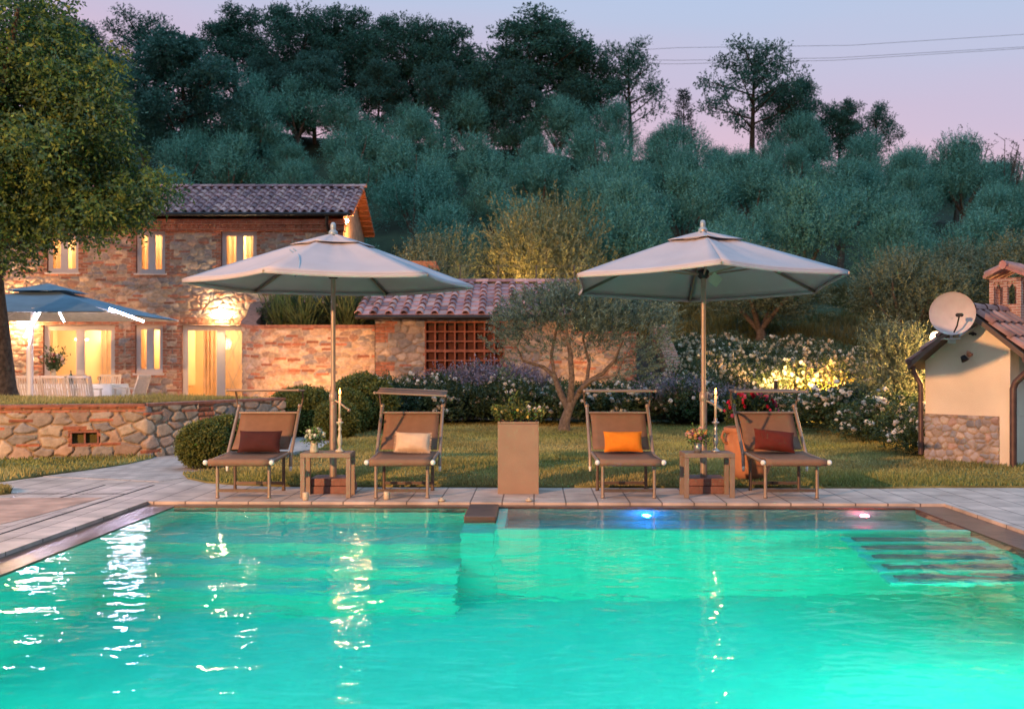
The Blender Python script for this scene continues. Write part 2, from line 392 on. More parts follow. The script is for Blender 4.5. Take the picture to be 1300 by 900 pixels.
# ------------------------------------------------------------------ pool
PX, PXR, PN, PFAR, DEP = -3.36, 3.50, .6, 9.49, 1.45
WL = -.035
M['pool_tile'] = brickmat('pool_tile', (.02, .62, .53), (.018, .59, .505), (.015, .53, .45), .10, .10, .002, .5, .05, offset=0, var=.06)
M['pool_dark'] = mat('pool_dark', (.06, .16, .15), .5, var=.2)
M['spa_tile'] = mat('spa_tile', (.08, .34, .32), .5, var=.15, vs=9)
M['coping'] = mat('wet_coping', (.095, .055, .04), .32, var=.35, vs=5, bump=.15, bs=18)
m, nt_, b_ = newmat('pool_water')
nt_.nodes.remove(b_); g = nt_.nodes.new('ShaderNodeBsdfGlass'); g.inputs['IOR'].default_value = 1.13; g.inputs['Roughness'].default_value = .02
tcw = nt_.nodes.new('ShaderNodeTexCoord')
def nz(sc, det, st=(1, 1, 1), dist=0):
    mpp = nt_.nodes.new('ShaderNodeMapping'); mpp.inputs['Scale'].default_value = st; nt_.links.new(tcw.outputs['Object'], mpp.inputs[0])
    n = nt_.nodes.new('ShaderNodeTexNoise'); n.inputs['Scale'].default_value = sc; n.inputs['Detail'].default_value = det; n.inputs['Distortion'].default_value = dist
    nt_.links.new(mpp.outputs[0], n.inputs['Vector']); return n.outputs['Fac']
hh = mth(nt_, 'ADD', mth(nt_, 'MULTIPLY', nz(1.7, 2, (1, 1.5, 1), .6), 1.3), mth(nt_, 'MULTIPLY', nz(6, 2, (1, 1.6, 1), .4), .38))
bpw = nt_.nodes.new('ShaderNodeBump'); bpw.inputs['Strength'].default_value = 1; bpw.inputs['Distance'].default_value = .015
nt_.links.new(hh, bpw.inputs['Height']); nt_.links.new(bpw.outputs[0], g.inputs['Normal'])
nt_.links.new(g.outputs[0], nt_.nodes['Material Output'].inputs[0]); M['water'] = m
def rot(o): o.rotation_euler[2] = POOL_ROT; return o
wb = MB(); wb._add([(PX-.01, PN, WL), (PXR+.01, PN, WL), (PXR+.01, PFAR, WL), (PX-.01, PFAR, WL)], [(0, 1, 2, 3)])
tag(rot(wb.build('water', M['water'])), kind='structure')
pb = MB()
pb.box(PX-.15, PX, PN-.15, PFAR+.1, -DEP-.1, -.06); pb.box(PXR, PXR+.15, PN-.15, PFAR+.1, -DEP-.1, -.06)
pb.box(PX, PXR, PFAR, PFAR+.1, -DEP-.1, -.06); pb.box(PX, PXR, PN-.15, PN, -DEP-.1, -.06)
pb.box(PX, PXR, PN, PFAR, -DEP-.1, -DEP)
tag(rot(pb.build('pool_basin', M['pool_tile'])), kind='structure')
# broad steps far left, steep steps right
st = MB()
for k, (z, d) in enumerate(((-.55, 1.0), (-.85, 1.35), (-1.12, 1.7))):
    st.box(PX+.002, -.599, PFAR-d, PFAR-.002, -DEP+.002, z)
tag(rot(st.build('pool_steps', M['pool_tile'])), kind='structure')
sd = MB()
for k in range(5):
    y1 = 8.14-k*.24; z = -.14-k*.07; sd.box(2.50, PXR-.10, y1-.13, y1, z-.03, z)
tag(rot(sd.build('pool_step_treads', M['pool_dark'])), kind='structure')
sd = MB()
for k in range(5):
    y1 = 8.20-k*.24; z = -.175-k*.07; sd.box(2.42, PXR-.003, y1-.238, y1, z-.05, z)
tag(rot(sd.build('corner_steps', M['pool_tile'])), kind='structure')
# spa basin
sp = MB(); sp.box(-.32, PXR-.002, 8.28, 8.36, -DEP+.003, WL-.012); sp.box(-.32, -.24, 8.36, PFAR-.003, -DEP+.003, WL-.012); sp.box(-.597, -.322, 8.284, 8.735, -DEP+.003, -.15); sp.box(-.597, -.322, 8.736, PFAR-.003, -DEP+.003, -.125)
tag(rot(sp.build('spa_wall', M['pool_tile'])), kind='structure')
sp = MB(); sp.box(-.24, PXR-.002, 8.36, PFAR-.003, -.55, -.42); sp.box(-.24, PXR-.002, PFAR-.02, PFAR-.004, -.42, -.07)
tag(rot(sp.build('spa_basin', M['spa_tile'])), kind='structure')
o = MB().box(-.60, -.325, 8.74, PFAR+.02, -.12, .0).build('pool_divider', M['coping'], bevel=.008); tag(rot(o), kind='structure')
# coping all round
cb = MB()
cb.box(PX-.30, PX, PN-.3, PFAR+.13, -.2, -.028); cb.box(PXR, PXR+.32, PN-.3, PFAR+.13, -.2, -.028)
cb.box(PX, PXR, PFAR, PFAR+.13, -.2, -.024); cb.box(PX, PXR, PN-.3, PN, -.2, -.028)
tag(rot(cb.build('coping', M['coping'])), kind='structure')
# deck
M['paving'] = brickmat('paving', (.52, .42, .36), (.44, .36, .31), (.15, .115, .10), .54, .30, .008, .55, .35, offset=.5, rot=PI/2, var=.30)
dk = MB()
dk.box(PX-.302, PXR+.322, PFAR+.132, 12.0, -.3, 0); dk.box(-26, PX-.302, -4, 26, -.3, 0); dk.box(PXR+.322, 26, -4, 12.0, -.3, 0); dk.box(PX-.302, PXR+.322, -4, PN-.302, -.3, 0)
tag(rot(dk.build('deck', M['paving'])), kind='structure')
gr = MB()
M['groove'] = mat('groove', (.035, .027, .025), .9)
for xo in (-.42, -.95): gr.box(PX-.3+xo-.012, PX-.3+xo+.012, -3, 10.9, 0, .003)
gr.box(-9, PX-.7, 10.15, 10.17, 0, .003)
tag(rot(gr.build('deck_groove', M['groove'])), kind='structure')
M['terrace_brick'] = brickmat('terrace_brick', (.48, .30, .22), (.43, .26, .19), (.38, .29, .23), .26, .075, .008, .8, .3, var=.3)
tb = MB().prism([(gx(-260, 9.9), 9.9), (gx(-150, 8.4), 8.4), (gx(0, 8.3), 8.3), (gx(45, 8.75), 8.75), (gx(130, 9.95), 9.95)], -.05, .004)
tag(tb.build('brick_paving', M['terrace_brick']), kind='structure')
M['path'] = brickmat('path_stone', (.48, .41, .37), (.41, .36, .33), (.26, .22, .19), .22, .14, .01, .7, .5, rot=.5, var=.2)
pth = MB().prism([(-5.6, 11.9), (-3.9, 11.3), (-3.35, 12.6), (-3.2, 15.2), (-1.9, 18.3), (-2.2, 21.5), (-7.2, 24.0), (-7.2, 17.4), (-4.9, 14.5), (-5.8, 13.4)], -.05, .004)
tag(pth.build('path', M['path']), kind='structure')
M['patio'] = brickmat('patio_tile', (.42, .30, .22), (.38, .27, .20), (.25, .18, .13), .3, .3, .006, .6, .1, offset=0)
tag(MB().box(-24, -4.0, 17.3, 28.66, -.1, .1).build('patio', M['patio']), kind='structure')

# ---- lawns
M['lawn'] = mat('lawn', (.19, .175, .065), .95, var=.6, vs=1.3, bump=1, bs=60, spec=.1)
M['blade'] = mat('grass_blade', (1, 1, 1), .7, var=.35, vs=.9, vcol=True, trans=.3, spec=.2)
def in_poly(P, x, y):
    ins = np.zeros(len(x), bool); n = len(P)
    for k in range(n):
        x1, y1 = P[k]; x2, y2 = P[(k+1) % n]
        c_ = ((y1 > y) != (y2 > y)) & (x < (x2-x1)*(y-y1)/(y2-y1+1e-12)+x1); ins ^= c_
    return ins
def blades(name, poly, z, n, hgt=.035, seed=1, label=None, near=None, zf=None, tint=1):
    rs = np.random.RandomState(seed); P = np.array(poly); lo = P.min(0); hi = P.max(0)
    x = rs.uniform(lo[0], hi[0], n); y = lo[1]+(hi[1]-lo[1])*rs.rand(n)**(near or 1)
    k = in_poly(poly, x, y) & (np.abs(x) < .56*y+.6); x = x[k]; y = y[k]; n = len(x)
    a = rs.uniform(0, 2*PI, n); hh_ = hgt*(.5+rs.rand(n))*(1+.5*np.sin(x*1.9)*np.sin(y*2.3)); w = .004+.004*rs.rand(n)+.0004*y
    lx = rs.normal(0, .4, n)*hh_; ly = rs.normal(0, .4, n)*hh_
    z = np.full(n, z) if zf is None else zf(x, y)
    V = np.stack([np.stack([x-np.cos(a)*w, y-np.sin(a)*w, z], 1), np.stack([x+np.cos(a)*w, y+np.sin(a)*w, z], 1), np.stack([x+lx, y+ly, z+hh_], 1)], 1).reshape(-1, 3)
    t = rs.rand(n)[:, None]; dry = (np.sin(x*.9+1)*np.sin(y*1.3)*.5+.5)[:, None]*.6+.4*rs.rand(n)[:, None]
    Cc = (np.array([.19, .225, .055])*(1-dry)+np.array([.44, .36, .15])*dry)*(.7+.6*t)*tint
    o = obj(name, np_mesh(name, V, np.arange(3*n).reshape(-1, 3), M['blade'], np.repeat(Cc, 3, 0)))
    return tag(o, label, 'grass', kind='stuff')
lawn_main = [(gx(232, 12.05), 12.05), (gx(238, 11.6), 11.6), (gx(262, 11.2), 11.2), (gx(300, 10.98), 10.98), (gx(350, 10.86), 10.86)]+[pw(x, 10.78) for x in np.linspace(-1.8, 3.7, 12)]+[pw(x, 10.85+.02*(x-3.7)) for x in np.linspace(4.2, 14, 10)]+[(13, 13), (6.9, 13.05), (6.6, 17), (6.5, 21.9), (2, 22.5), (-3.3, 22.5), (-3.1, 18.5), (-2.9, 15.5), (-3.1, 13.2)]
tag(MB().prism(lawn_main, -.05, .02).build('lawn', M['lawn']), kind='structure')
blades('grass', lawn_main, .018, 230000, .034, 1, 'short green and straw coloured lawn behind the sunbeds', 1.3)
lawn_left = [(gx(-60, 12.3), 11.3), (gx(0, 11.25), 11.25), (gx(60, 11.9), 11.9), (gx(120, 12.6), 12.6), (gx(160, 13.2), 13.2), (gx(192, 14.0), 14.0), (-4.98, 14.28), (-6.87, 13.80), (-14, 11.97), (-14, 9.9), (-8.6, 9.9)]
tag(MB().prism(lawn_left, -.05, .02).build('lawn_strip', M['lawn']), kind='structure')
blades('grass', lawn_left, .018, 30000, .045, 2, 'strip of grass in front of the low stone retaining wall')
lawn_tip = [(gx(-40, 10.3), 10.3), (gx(0, 10.15), 10.15), (gx(14, 10.25), 10.25), (gx(10, 10.5), 10.5), (gx(0, 10.6), 10.6), (gx(-40, 10.8), 10.8)]
tag(MB().prism(lawn_tip, -.05, .022).build('lawn_tip', M['lawn']), kind='structure')
blades('grass', lawn_tip, .02, 9000, .05, 3, 'small tuft of grass at the edge of the deck')
blades('hill_grass', [(2, 24), (16, 24), (20, 38), (-6, 38), (-4, 33)], 0, 90000, .22, 9, 'rough dry grass on the ground under the olive trees', None, hill, .45)
RT = .715
raised = [(-14, 11.95), (-6.87, 13.78), (-5.12, 14.24), (-3.85, 16.78), (-4.1, 17.25), (-24, 17.25), (-24, 11.95)]
tag(MB().prism(raised, 0, RT).build('raised_lawn', M['lawn']), kind='structure')
blades('grass', [(-14, 12.1), (-6.87, 13.95), (-5.2, 14.35), (-3.95, 16.7), (-4.1, 17.2), (-14, 17.2)], RT-.002, 60000, .06, 4, 'grass growing on the raised bed above the retaining wall')

# ------------------------------------------------------------------ retaining wall
rw = empty('retaining_wall', (-5.08, 14.2, 0), 0, 'low retaining wall of rounded stones holding up the raised lawn', 'wall')
rw_path = [(-13.9, 11.9), (-6.87, 13.72), (-5.08, 14.18), (-3.74, 16.75)]
Pn = np.array(rw_path); sg = np.linalg.norm(np.diff(Pn, axis=0), axis=1); c1 = sg[0]; c2 = c1+sg[1]; c3 = c2+sg[2]
vent_u = c1+sg[1]*(112/185.)-.05
vz0, vz1 = gz(563, 13.95), gz(549, 13.95)
def rmask(U, V, row):
    m = (V > RT-.075+.03*0) & (U < c2)
    m |= (np.abs(U-vent_u) < .21) & (V > vz0-.04) & (V < vz1+.04)
    m |= (np.abs(U-(c2+1.12)) < .16) & (V > .32)
    return m
o = stone_panel('stone_face', rw_path, -.02, RT+.01, .0125, rw, holes=[(vent_u-.16, vent_u+.16, vz0, vz1)], seed=5, cw=.25, ch=.165, pal=PAL_BIG, brick=.30, relief=.05, brickmask=rmask, bw=.34, bh=.04, bsp=.17, mortar=(.33, .25, .18))
o.location = -rw.location
cp = MB()
def strip(path, w, z0, z1, mb, off=0.0):
    for k in range(len(path)-1):
        a = Vector((*path[k], 0)); b = Vector((*path[k+1], 0)); d = (b-a).normalized(); n = Vector((d.y, -d.x, 0))
        q = [a+n*off, b+n*off, b+n*(off-w), a+n*(off-w)]
        mb._add([(v.x, v.y, z1) for v in q]+[(v.x, v.y, z0) for v in q], [(0, 1, 2, 3), (7, 6, 5, 4), (0, 4, 5, 1), (1, 5, 6, 2), (2, 6, 7, 3), (3, 7, 4, 0)])
strip(rw_path, .30, RT+.0, RT+.035, cp, .055)
o = cp.build('brick_cap', M['brick_cap'], rw); o.location = -rw.location
# vent box
dirv = Vector((Pn[2][0]-Pn[1][0], Pn[2][1]-Pn[1][1], 0)).normalized()
vp = Vector((Pn[1][0], Pn[1][1], 0))+dirv*(vent_u-c1)
MV = Matrix.Translation(vp) @ Matrix.Rotation(math.atan2(dirv.y, dirv.x), 4, 'Z')
vb = MB()
vb.box(-.17, .17, .12, .14, vz0-.02, vz1+.02, MV); vb.box(-.185, -.16, -.04, .13, vz0-.02, vz1+.02, MV); vb.box(.16, .185, -.04, .13, vz0-.02, vz1+.02, MV)
vb.box(-.185, .185, -.045, .13, vz1-.002, vz1+.02, MV); vb.box(-.185, .185, -.045, .13, vz0-.02, vz0+.002, MV); vb.box(-.012, .012, -.01, .12, vz0, vz1, MV)
o = vb.build('vent_box', M['brick_cap'], rw); o.location = -rw.location

# ------------------------------------------------------------------ roof tiles
def tile_roof(name, x0, x1, ye, ze, yr, zr, sp=.26, expo=.34, r=.085, parent=None, seed=3, pal=((.42, .215, .205), (.34, .175, .175), (.49, .275, .245), (.26, .14, .15))):
    """slope rising from eave (ye,ze) to ridge (yr,zr)"""
    rs = random.Random(seed); mb = MB()
    d = Vector((0, yr-ye, zr-ze)); L = d.length; d.normalize(); n = Vector((0, -d.z, d.y))
    if n.z < 0: n = -n
    rows = max(1, round(L/expo)); ex = L/rows; cols = round((x1-x0)/sp); sp = (x1-x0)/cols
    base = Vector((0, ye, ze)); K = 7
    for i in range(cols+1):
        for j in range(rows):
            kf = .75+.5*rs.random(); mb.col = tuple(c_*kf for c_ in rs.choice(pal))
            cx = x0+i*sp+rs.uniform(-.008, .008); t0 = j*ex-.03; t1 = (j+1)*ex+.02
            ra = r*1.05; rb_ = r*.85; l0 = .035; l1 = .004
            vs = []
            for (t, rr, lift) in ((t0, ra, l0), (t1, rb_, l1)):
                for k in range(K):
                    a_ = PI*k/(K-1); vs.append(base+d*t+Vector((cx-math.cos(a_)*rr, 0, 0))+n*(lift+math.sin(a_)*rr*.85))
            for k in range(K):      # inner lip to show thickness at the front
                a_ = PI*k/(K-1); vs.append(base+d*t0+Vector((cx-math.cos(a_)*(ra-.02), 0, 0))+n*(l0+math.sin(a_)*(ra-.02)*.85))
            fs = [(k, k+1, K+k+1, K+k) for k in range(K-1)]
            mb._add(vs, fs, True); mb._add(vs[:K]+vs[2*K:], [(k+1, k, K+k, K+k+1) for k in range(K-1)])
            if i < cols:
                kf = .75+.5*rs.random(); mb.col = tuple(c_*kf for c_ in rs.choice(pal))
                a0 = base+d*t0+n*.022; a1 = base+d*t1+n*.002; xl = cx; xr = cx+sp; th = n*-.018
                vs = [a0+Vector((xl, 0, 0)), a0+Vector((xr, 0, 0)), a1+Vector((xr, 0, 0)), a1+Vector((xl, 0, 0)), a0+th+Vector((xl, 0, 0)), a0+th+Vector((xr, 0, 0))]
                mb._add(vs, [(0, 1, 2, 3), (4, 5, 1, 0)])
    # ridge caps
    k = 0; x = x0-.05
    while x < x1+.05:
        kf = .8+.5*rs.random(); mb.col = tuple(c_*kf for c_ in rs.choice(pal))
        vs = []
        for (xx, rr) in ((x, .10), (x+.36, .115)):
            for q in range(K):
                a_ = PI*q/(K-1); vs.append((xx, yr-math.cos(a_)*rr, zr+.03+math.sin(a_)*rr*.8))
        mb._add(vs, [(q, q+1, K+q+1, K+q) for q in range(K-1)], True); x += .33
    return mb.build(name, M['tile'], parent)

# ------------------------------------------------------------------ house
HY = 28.7; hs = HY/F
house = empty('stone_house', (-9, HY, .1), 0, 'two storey stone farmhouse with brick trim, tiled roof and glowing windows', 'house')
HO = -house.location
def hpart(mb, name, m_, parent=None, bevel=0):
    o = mb.build(name, m_, parent or house, bevel)
    o.location = HO if parent is None else (0, 0, 0); return o
HX0, HX1 = -17.0, -4.74
ops = {}
def op(px0, px1, py0, py1): return (gx(px0, HY)-HX0, gx(px1, HY)-HX0, gz(py1, HY), gz(py0, HY))
UP = [op(60, 100, 299, 346), op(173, 210, 293, 347), op(281, 326, 294, 347)]
LW = [op(172, 207, 413, 474)]
DR = [op(55, 146, 413, 524), op(231, 328, 413, 524)]
DR = [(a, b, .1, d) for a, b, _, d in DR]
allops = UP+LW+DR
def hmask(U, V, row):
    m = V > 4.98
    for k, (a, b, c0, d) in enumerate(allops):
        w = .13+.12*((row // 3) % 2)
        m |= (U > a-w) & (U < b+w) & (V > c0-.12) & (V < d+.20)
    m |= U > (HX1-HX0-.22-.14*((row//4) % 2))
    return m
o = stone_panel('front_wall', [(HX0, HY), (HX1, HY)], -.02, 5.02, .028, house, holes=allops, seed=11, cw=.26, ch=.15, pal=PAL_HOUSE, brick=.30, relief=.035, brickmask=hmask, bw=.33, bh=.06, bsp=.21)
o.location = HO
# cornice
cn = MB(); cn.box(HX0, HX1+.05, HY-.10, HY+.3, 5.02, 5.18); cn.box(HX0, HX1+.1, HY-.18, HY+.3, 5.183, 5.33)
for k in range(int((HX1-HX0)/.16)): cn.box(HX0+k*.16, HX0+k*.16+.08, HY-.145, HY-.101, 5.10, 5.178)
hpart(cn, 'cornice', M['brick'])
# gable side and back walls
gw = MB(); gw._add([(HX1, HY+.3, 0), (HX1, 32.8, 0), (HX1, 32.8, 5.35), (HX1, 30.62, 6.42), (HX1, HY, 5.35), (HX1, HY, 5.02), (HX1, HY+.3, 5.02)], [(0, 1, 2, 3, 4, 5, 6)])
gw.box(HX0, HX1-.003, 32.75, 32.8, 0, 5.3); gw.box(HX0, HX0+.1, HY+.02, 32.74, 0, 5.3)
M['side_wall'] = mat('side_wall', (.46, .26, .15), .9, var=.3, vs=5, bump=.6, bs=12)
hpart(gw, 'side_wall', M['side_wall'])
hpart(MB().box(HX1-.3, HX1-.002, HY+.04, HY+.3, 0, 5.02), 'corner', M['side_wall'])
# openings: frames, panes, curtains, lit rooms
def frame_mb(a, b, z0, z1, y, t=.07, mull=True, d=.06, door=False):
    f = MB(); f.box(a, a+t, y, y+d, z0, z1); f.box(b-t, b, y, y+d, z0, z1); f.box(a+t, b-t, y, y+d, z1-t, z1); f.box(a+t, b-t, y, y+d, z0, z0+t)
    mid = (a+b)/2; t2 = t*.75
    if mull:
        f.box(mid-t2, mid+t2, y+.01, y+d-.012, z0+t, z1-t)
        s = .05
        for (q0, q1) in ((a+t, mid-t2), (mid+t2, b-t)):
            f.box(q0, q0+s, y+.015, y+d-.02, z0+t, z1-t); f.box(q1-s, q1, y+.015, y+d-.02, z0+t, z1-t)
            f.box(q0+s, q1-s, y+.015, y+d-.02, z1-t-s, z1-t); f.box(q0+s, q1-s, y+.015, y+d-.02, z0+t, z0+t+s)
    return f
def curtain_mb(x0, x1, y, z0, z1, amp=.045, wl=.13, seed=0):
    rs = random.Random(seed); nx = max(8, int((x1-x0)/.018)); P = []
    for v in (0, .5, 1):
        for i in range(nx):
            x = x0+(x1-x0)*i/(nx-1); P.append((x, y+amp*math.sin((x/wl)*2*PI+math.sin(x*9+seed)*1.5)*(1.1-.3*v), z0+(z1-z0)*v))
    return MB().grid(P, nx, 3)
kinds = ['window', 'window', 'window', 'window', 'terrace_door', 'terrace_door']
open_lab = [None]*6
warm = (1, .64, .34)
for k, (a, b, z0, z1) in enumerate(allops):
    X0, X1 = a+HX0, b+HX0
    isdoor = k > 3
    fr = hpart(frame_mb(X0+.002, X1-.002, z0+(.03 if isdoor else .002), z1-.002, HY+.07, .09 if isdoor else .07), kinds[k], M['frame'])
    if not isdoor:
        sl = MB().box(X0-.05, X1+.05, HY-.07, HY+.07, z0-.05, z0-.002); sl.build('sill', M['frame'], fr)
    MB().box(X0+.06, X1-.06, HY+.096, HY+.102, z0+.06, z1-.06).build('pane', M['glass'], fr)
    cz = z1-.02; cm = MB()
    W_ = X1-X0; yc_ = HY+.28
    if k in (0, 2): cur = [(X0-.02, X0+W_*.36), (X0+W_*.62, X1+.02)]
    elif k == 1: cur = [(X0-.02, X1+.02)]
    elif k == 3: cur = [(X0, X0+W_*.38), (X0+W_*.75, X1)]
    elif k == 4: cur = [(X0+W_*.74, X1), (X0, X0+W_*.08)]
    else: cur = [(X0+W_*.24, X0+W_*.46), (X0+W_*.52, X1)]
    for q, (c0, c1_) in enumerate(cur): curtain_mb(c0, c1_, yc_, z0, cz, .05 if k != 5 or q == 0 else .008, .12, k*3+q).build('curtain', M['curtain'], fr)
    # room behind
    dp = 1.9 if isdoor else 1.3; ex = .45
    rm = MB(); y0 = HY+.20; y1 = HY+dp; xa, xb = X0-ex, X1+ex; za, zb = (z0 if isdoor else z0-.35), z1+.25
    rm.box(xa-.05, xa, y0, y1, za, zb); rm.box(xb, xb+.05, y0, y1, za, zb); rm.box(xa, xb, y1, y1+.05, za, zb); rm.box(xa, xb, y0, y1, zb, zb+.05); rm.box(xa, xb, y0, y1, za-.05, za)
    if not isdoor: rm.box(xa, X0, y0-.02, y0, za, zb); rm.box(X1, xb, y0-.02, y0, za, zb); rm.box(X0, X1, y0-.02, y0, za, z0); rm.box(X0, X1, y0-.02, y0, z1, zb)
    else: rm.box(xa, X0, y0-.02, y0, za, zb); rm.box(X1, xb, y0-.02, y0, za, zb); rm.box(X0, X1, y0-.02, y0, z1, zb)
    hpart(rm, 'room', M['room'])
    rv = MB(); e_ = .001  # reveal around opening
    rv.box(X0-.06, X0, HY+.01, HY+.18, z0, z1); rv.box(X1, X1+.06, HY+.01, HY+.18, z0, z1); rv.box(X0-.06, X1+.06, HY+.01, HY+.18, z1, z1+.06)
    if not isdoor: rv.box(X0-.06, X1+.06, HY+.01, HY+.18, z0-.06, z0)
    hpart(rv, 'reveal', M['brick_cap'])
    en = {0: 60, 1: 80, 2: 75, 3: 55, 4: 130, 5: 150}[k]
    light('POINT', 'room_lamp', ((X0+X1)/2+(.2 if isdoor else 0), HY+dp*.62, z1-.1), en, warm, .09)
# hanging lamp, shelves inside the dining room door and lattice on the right door
d0 = DR[0]; X0 = d0[0]+HX0
sh = MB()
for zz in (.6, .95, 1.3, 1.65, 2.0): sh.box(X0+1.02, X0+1.4, HY+1.5, HY+1.85, zz, zz+.03)
sh.box(X0+1.0, X0+1.02, HY+1.5, HY+1.85, .2, 2.1); sh.box(X0+1.4, X0+1.42, HY+1.5, HY+1.85, .2, 2.1)
tag(sh.build('bookshelf', M['white_wood']), 'pale open shelves seen through the left terrace door', 'shelf')
ch_ = empty('chandelier', (X0+.62, HY+1.1, 2.32), 0, 'branched ceiling lamp hanging inside the left terrace door', 'lamp')
mb = MB().tube([(0, 0, .0), (0, 0, -.35)], .008)
for q in range(5):
    a_ = q*2*PI/5; mb.tube([(0, 0, -.35), (.10*math.cos(a_), .10*math.sin(a_), -.42), (.17*math.cos(a_), .17*math.sin(a_), -.34)], .008)
mb.build('arm', M['white_metal'], ch_)
M['bulb'] = emis('bulb', (1, .8, .5), 12)
for q in range(5):
    a_ = q*2*PI/5; MB().ball((.17*math.cos(a_), .17*math.sin(a_), -.31), .028, 8).build('bulb', M['bulb'], ch_)
# lattice lines on right door leaf
X1 = DR[1][1]+HX0; X0 = (DR[1][0]+DR[1][1])/2+HX0; lt = MB()
for q in range(-3, 5):
    for sgn in (1, -1):
        pts = []
        for z in np.linspace(.3, 2.25, 14):
            x = X0+.5+q*.36+sgn*(z-1.2)*.42
            if X0+.08 < x < X1-.08: pts.append((x, HY+.13, z))
        if len(pts) > 1: lt.tube([pts[0], pts[-1]], .006, 5)
hpart(lt, 'door_lattice', M['frame'])
# roof
EY, EZ, RY_, RZ_ = 28.38, 5.46, 30.6, 6.55
VX = -4.42
tile_roof('roof_tiles', HX0-.2, VX-.06, EY, EZ+.03, RY_, RZ_, .255, .33, .078, house).location = HO
rf = MB()
def slab(mb, x0, x1, p, q, t):
    d = Vector((0, q[0]-p[0], q[1]-p[1])).normalized(); n = Vector((0, -d.z, d.y)); n = n if n.z > 0 else -n
    vs = []
    for x in (x0, x1):
        for (yy, zz) in (p, q):
            for s_ in (0, -t): v = Vector((x, yy, zz))+n*s_; vs.append(v)
    mb._add(vs, [(0, 2, 3, 1), (4, 5, 7, 6), (0, 4, 6, 2), (1, 3, 7, 5), (0, 1, 5, 4), (2, 6, 7, 3)])
slab(rf, HX0-.25, VX, (EY, EZ), (RY_, RZ_), .05); slab(rf, HX0-.25, VX, (33.05, 5.46), (RY_+.003, RZ_), .05)
for k in range(9):   # rafters under the gable overhang
    yy = RY_+.12+k*.28; zz = RZ_-(yy-RY_)*(RZ_-5.46)/(33.05-RY_)-.075
    rf.box(HX1-.3, VX-.01, yy, yy+.07, zz-.05, zz+.0)
    yy = RY_-.18-k*.26; zz = RZ_-(RY_-yy)*(RZ_-EZ)/(RY_-EY)-.075
    if yy > EY: rf.box(HX1+.02, VX-.01, yy, yy+.07, zz-.05, zz+.0)
hpart(rf, 'roof_deck', M['soffit'])
gt = MB().tube([(HX0, EY-.07, EZ-.02), (VX-.05, EY-.07, EZ-.02)], .055, 8)
gt.tube([(gx(414, 28.3), EY-.05, EZ-.08), (gx(414, 28.3), EY-.02, EZ-.25), (gx(416, 28.5), HY-.07, 5.0), (gx(416, 28.6), HY-.07, 2.2)], .04, 8)
hpart(gt, 'gutter', M['black_metal'])
# wall lamps
def wall_lamp(px, py, Y, lab, power, rx=.20, grp=None):
    p = at(px, py, Y); t = empty('wall_lamp', p, 0, lab, 'lamp', grp)
    MB().box(-rx-.02, rx+.02, .03, .10, -.085, -.03).build('bracket', M['frame'], t)
    MB().ball((0, 0, 0), 1, 14, (rx, .08, .07)).build('lamp_glass', M['lamp_glow'], t)
    light('POINT', 'wall_lamp_light', p+Vector((0, -.34, -.05)), power, (1, .55, .22), .08)
wall_lamp(281, 401, HY-.11, 'glowing oval wall lamp above the right terrace door', 15)
wall_lamp(30, 405, HY-.11, 'glowing oval wall lamp on the house behind the dining parasol', 130)
g_ = empty('gable_lamp', (VX-.20, 28.62, 5.30), 0, 'small bright lamp under the roof corner of the stone house', 'lamp')
MB().ball((0, 0, 0), .05, 10).build('bulb', M['lamp_glow'], g_); MB().bar((0, 0, .04), (-.02, .25, .12), .03).build('bracket', M['black_metal'], g_)
light('POINT', 'gable_lamp_light', (HX1+.42, 29.3, 5.05), 60, (1, .48, .14), .05)
# ------------------------------------------------------------------ curved wall with planting
cw = empty('curved_garden_wall', (-5, 24.3, 0), 0, 'curved stone wall topped with plants beside the stone house', 'wall')
arc = [(-7.05, 28.65), (-6.85, 27.0), (-6.62, 25.7)]
for t in np.linspace(0, PI/2, 9): arc.append((-5.55-1.05*math.cos(t), 25.3-1.1*math.sin(t)))
arc += [(-5.0, 24.2), (-3.24, 24.2)]
Pa = np.array(arc); ca = np.concatenate([[0], np.cumsum(np.linalg.norm(np.diff(Pa, axis=0), axis=1))]); TL = ca[-1]
def crise(s): return 2.15+.02+.78*(1-sst(.5, 4.6, s))
o = stone_panel('stone_face', arc, 0, 2.17, .028, cw, seed=21, cw=.24, ch=.13, pal=PAL_HOUSE+[(.5, .36, .25), (.5, .37, .27)], brick=.42, relief=.035, bw=.33, bh=.055, bsp=.17, rise=crise)
o.location = -cw.location
P_ = []; us = np.linspace(0, TL, 60)
X_ = np.interp(us, ca, Pa[:, 0]); Y_ = np.interp(us, ca, Pa[:, 1])
prof = [(.06, -.03), (.06, .05), (-.30, .05), (-.30, -.4)]
for (off, dz) in prof:
    for q in range(60):
        tx = X_[min(q+1, 59)]-X_[max(q-1, 0)]; ty = Y_[min(q+1, 59)]-Y_[max(q-1, 0)]; l_ = math.hypot(tx, ty)
        P_.append((X_[q]+ty/l_*off, Y_[q]-tx/l_*off, float(crise(us[q]))+dz))
o = MB().grid(P_, 60, 4, False).build('brick_cap', M['brick_cap'], cw); o.location = -cw.location
so = MB().prism([(-6.8, 28.6), (-6.4, 25.7), (-5.5, 24.5), (-3.3, 24.5), (-3.3, 28.6)], 1.5, 1.95)
o = so.build('soil_bed', M['soil'], cw); o.location = -cw.location

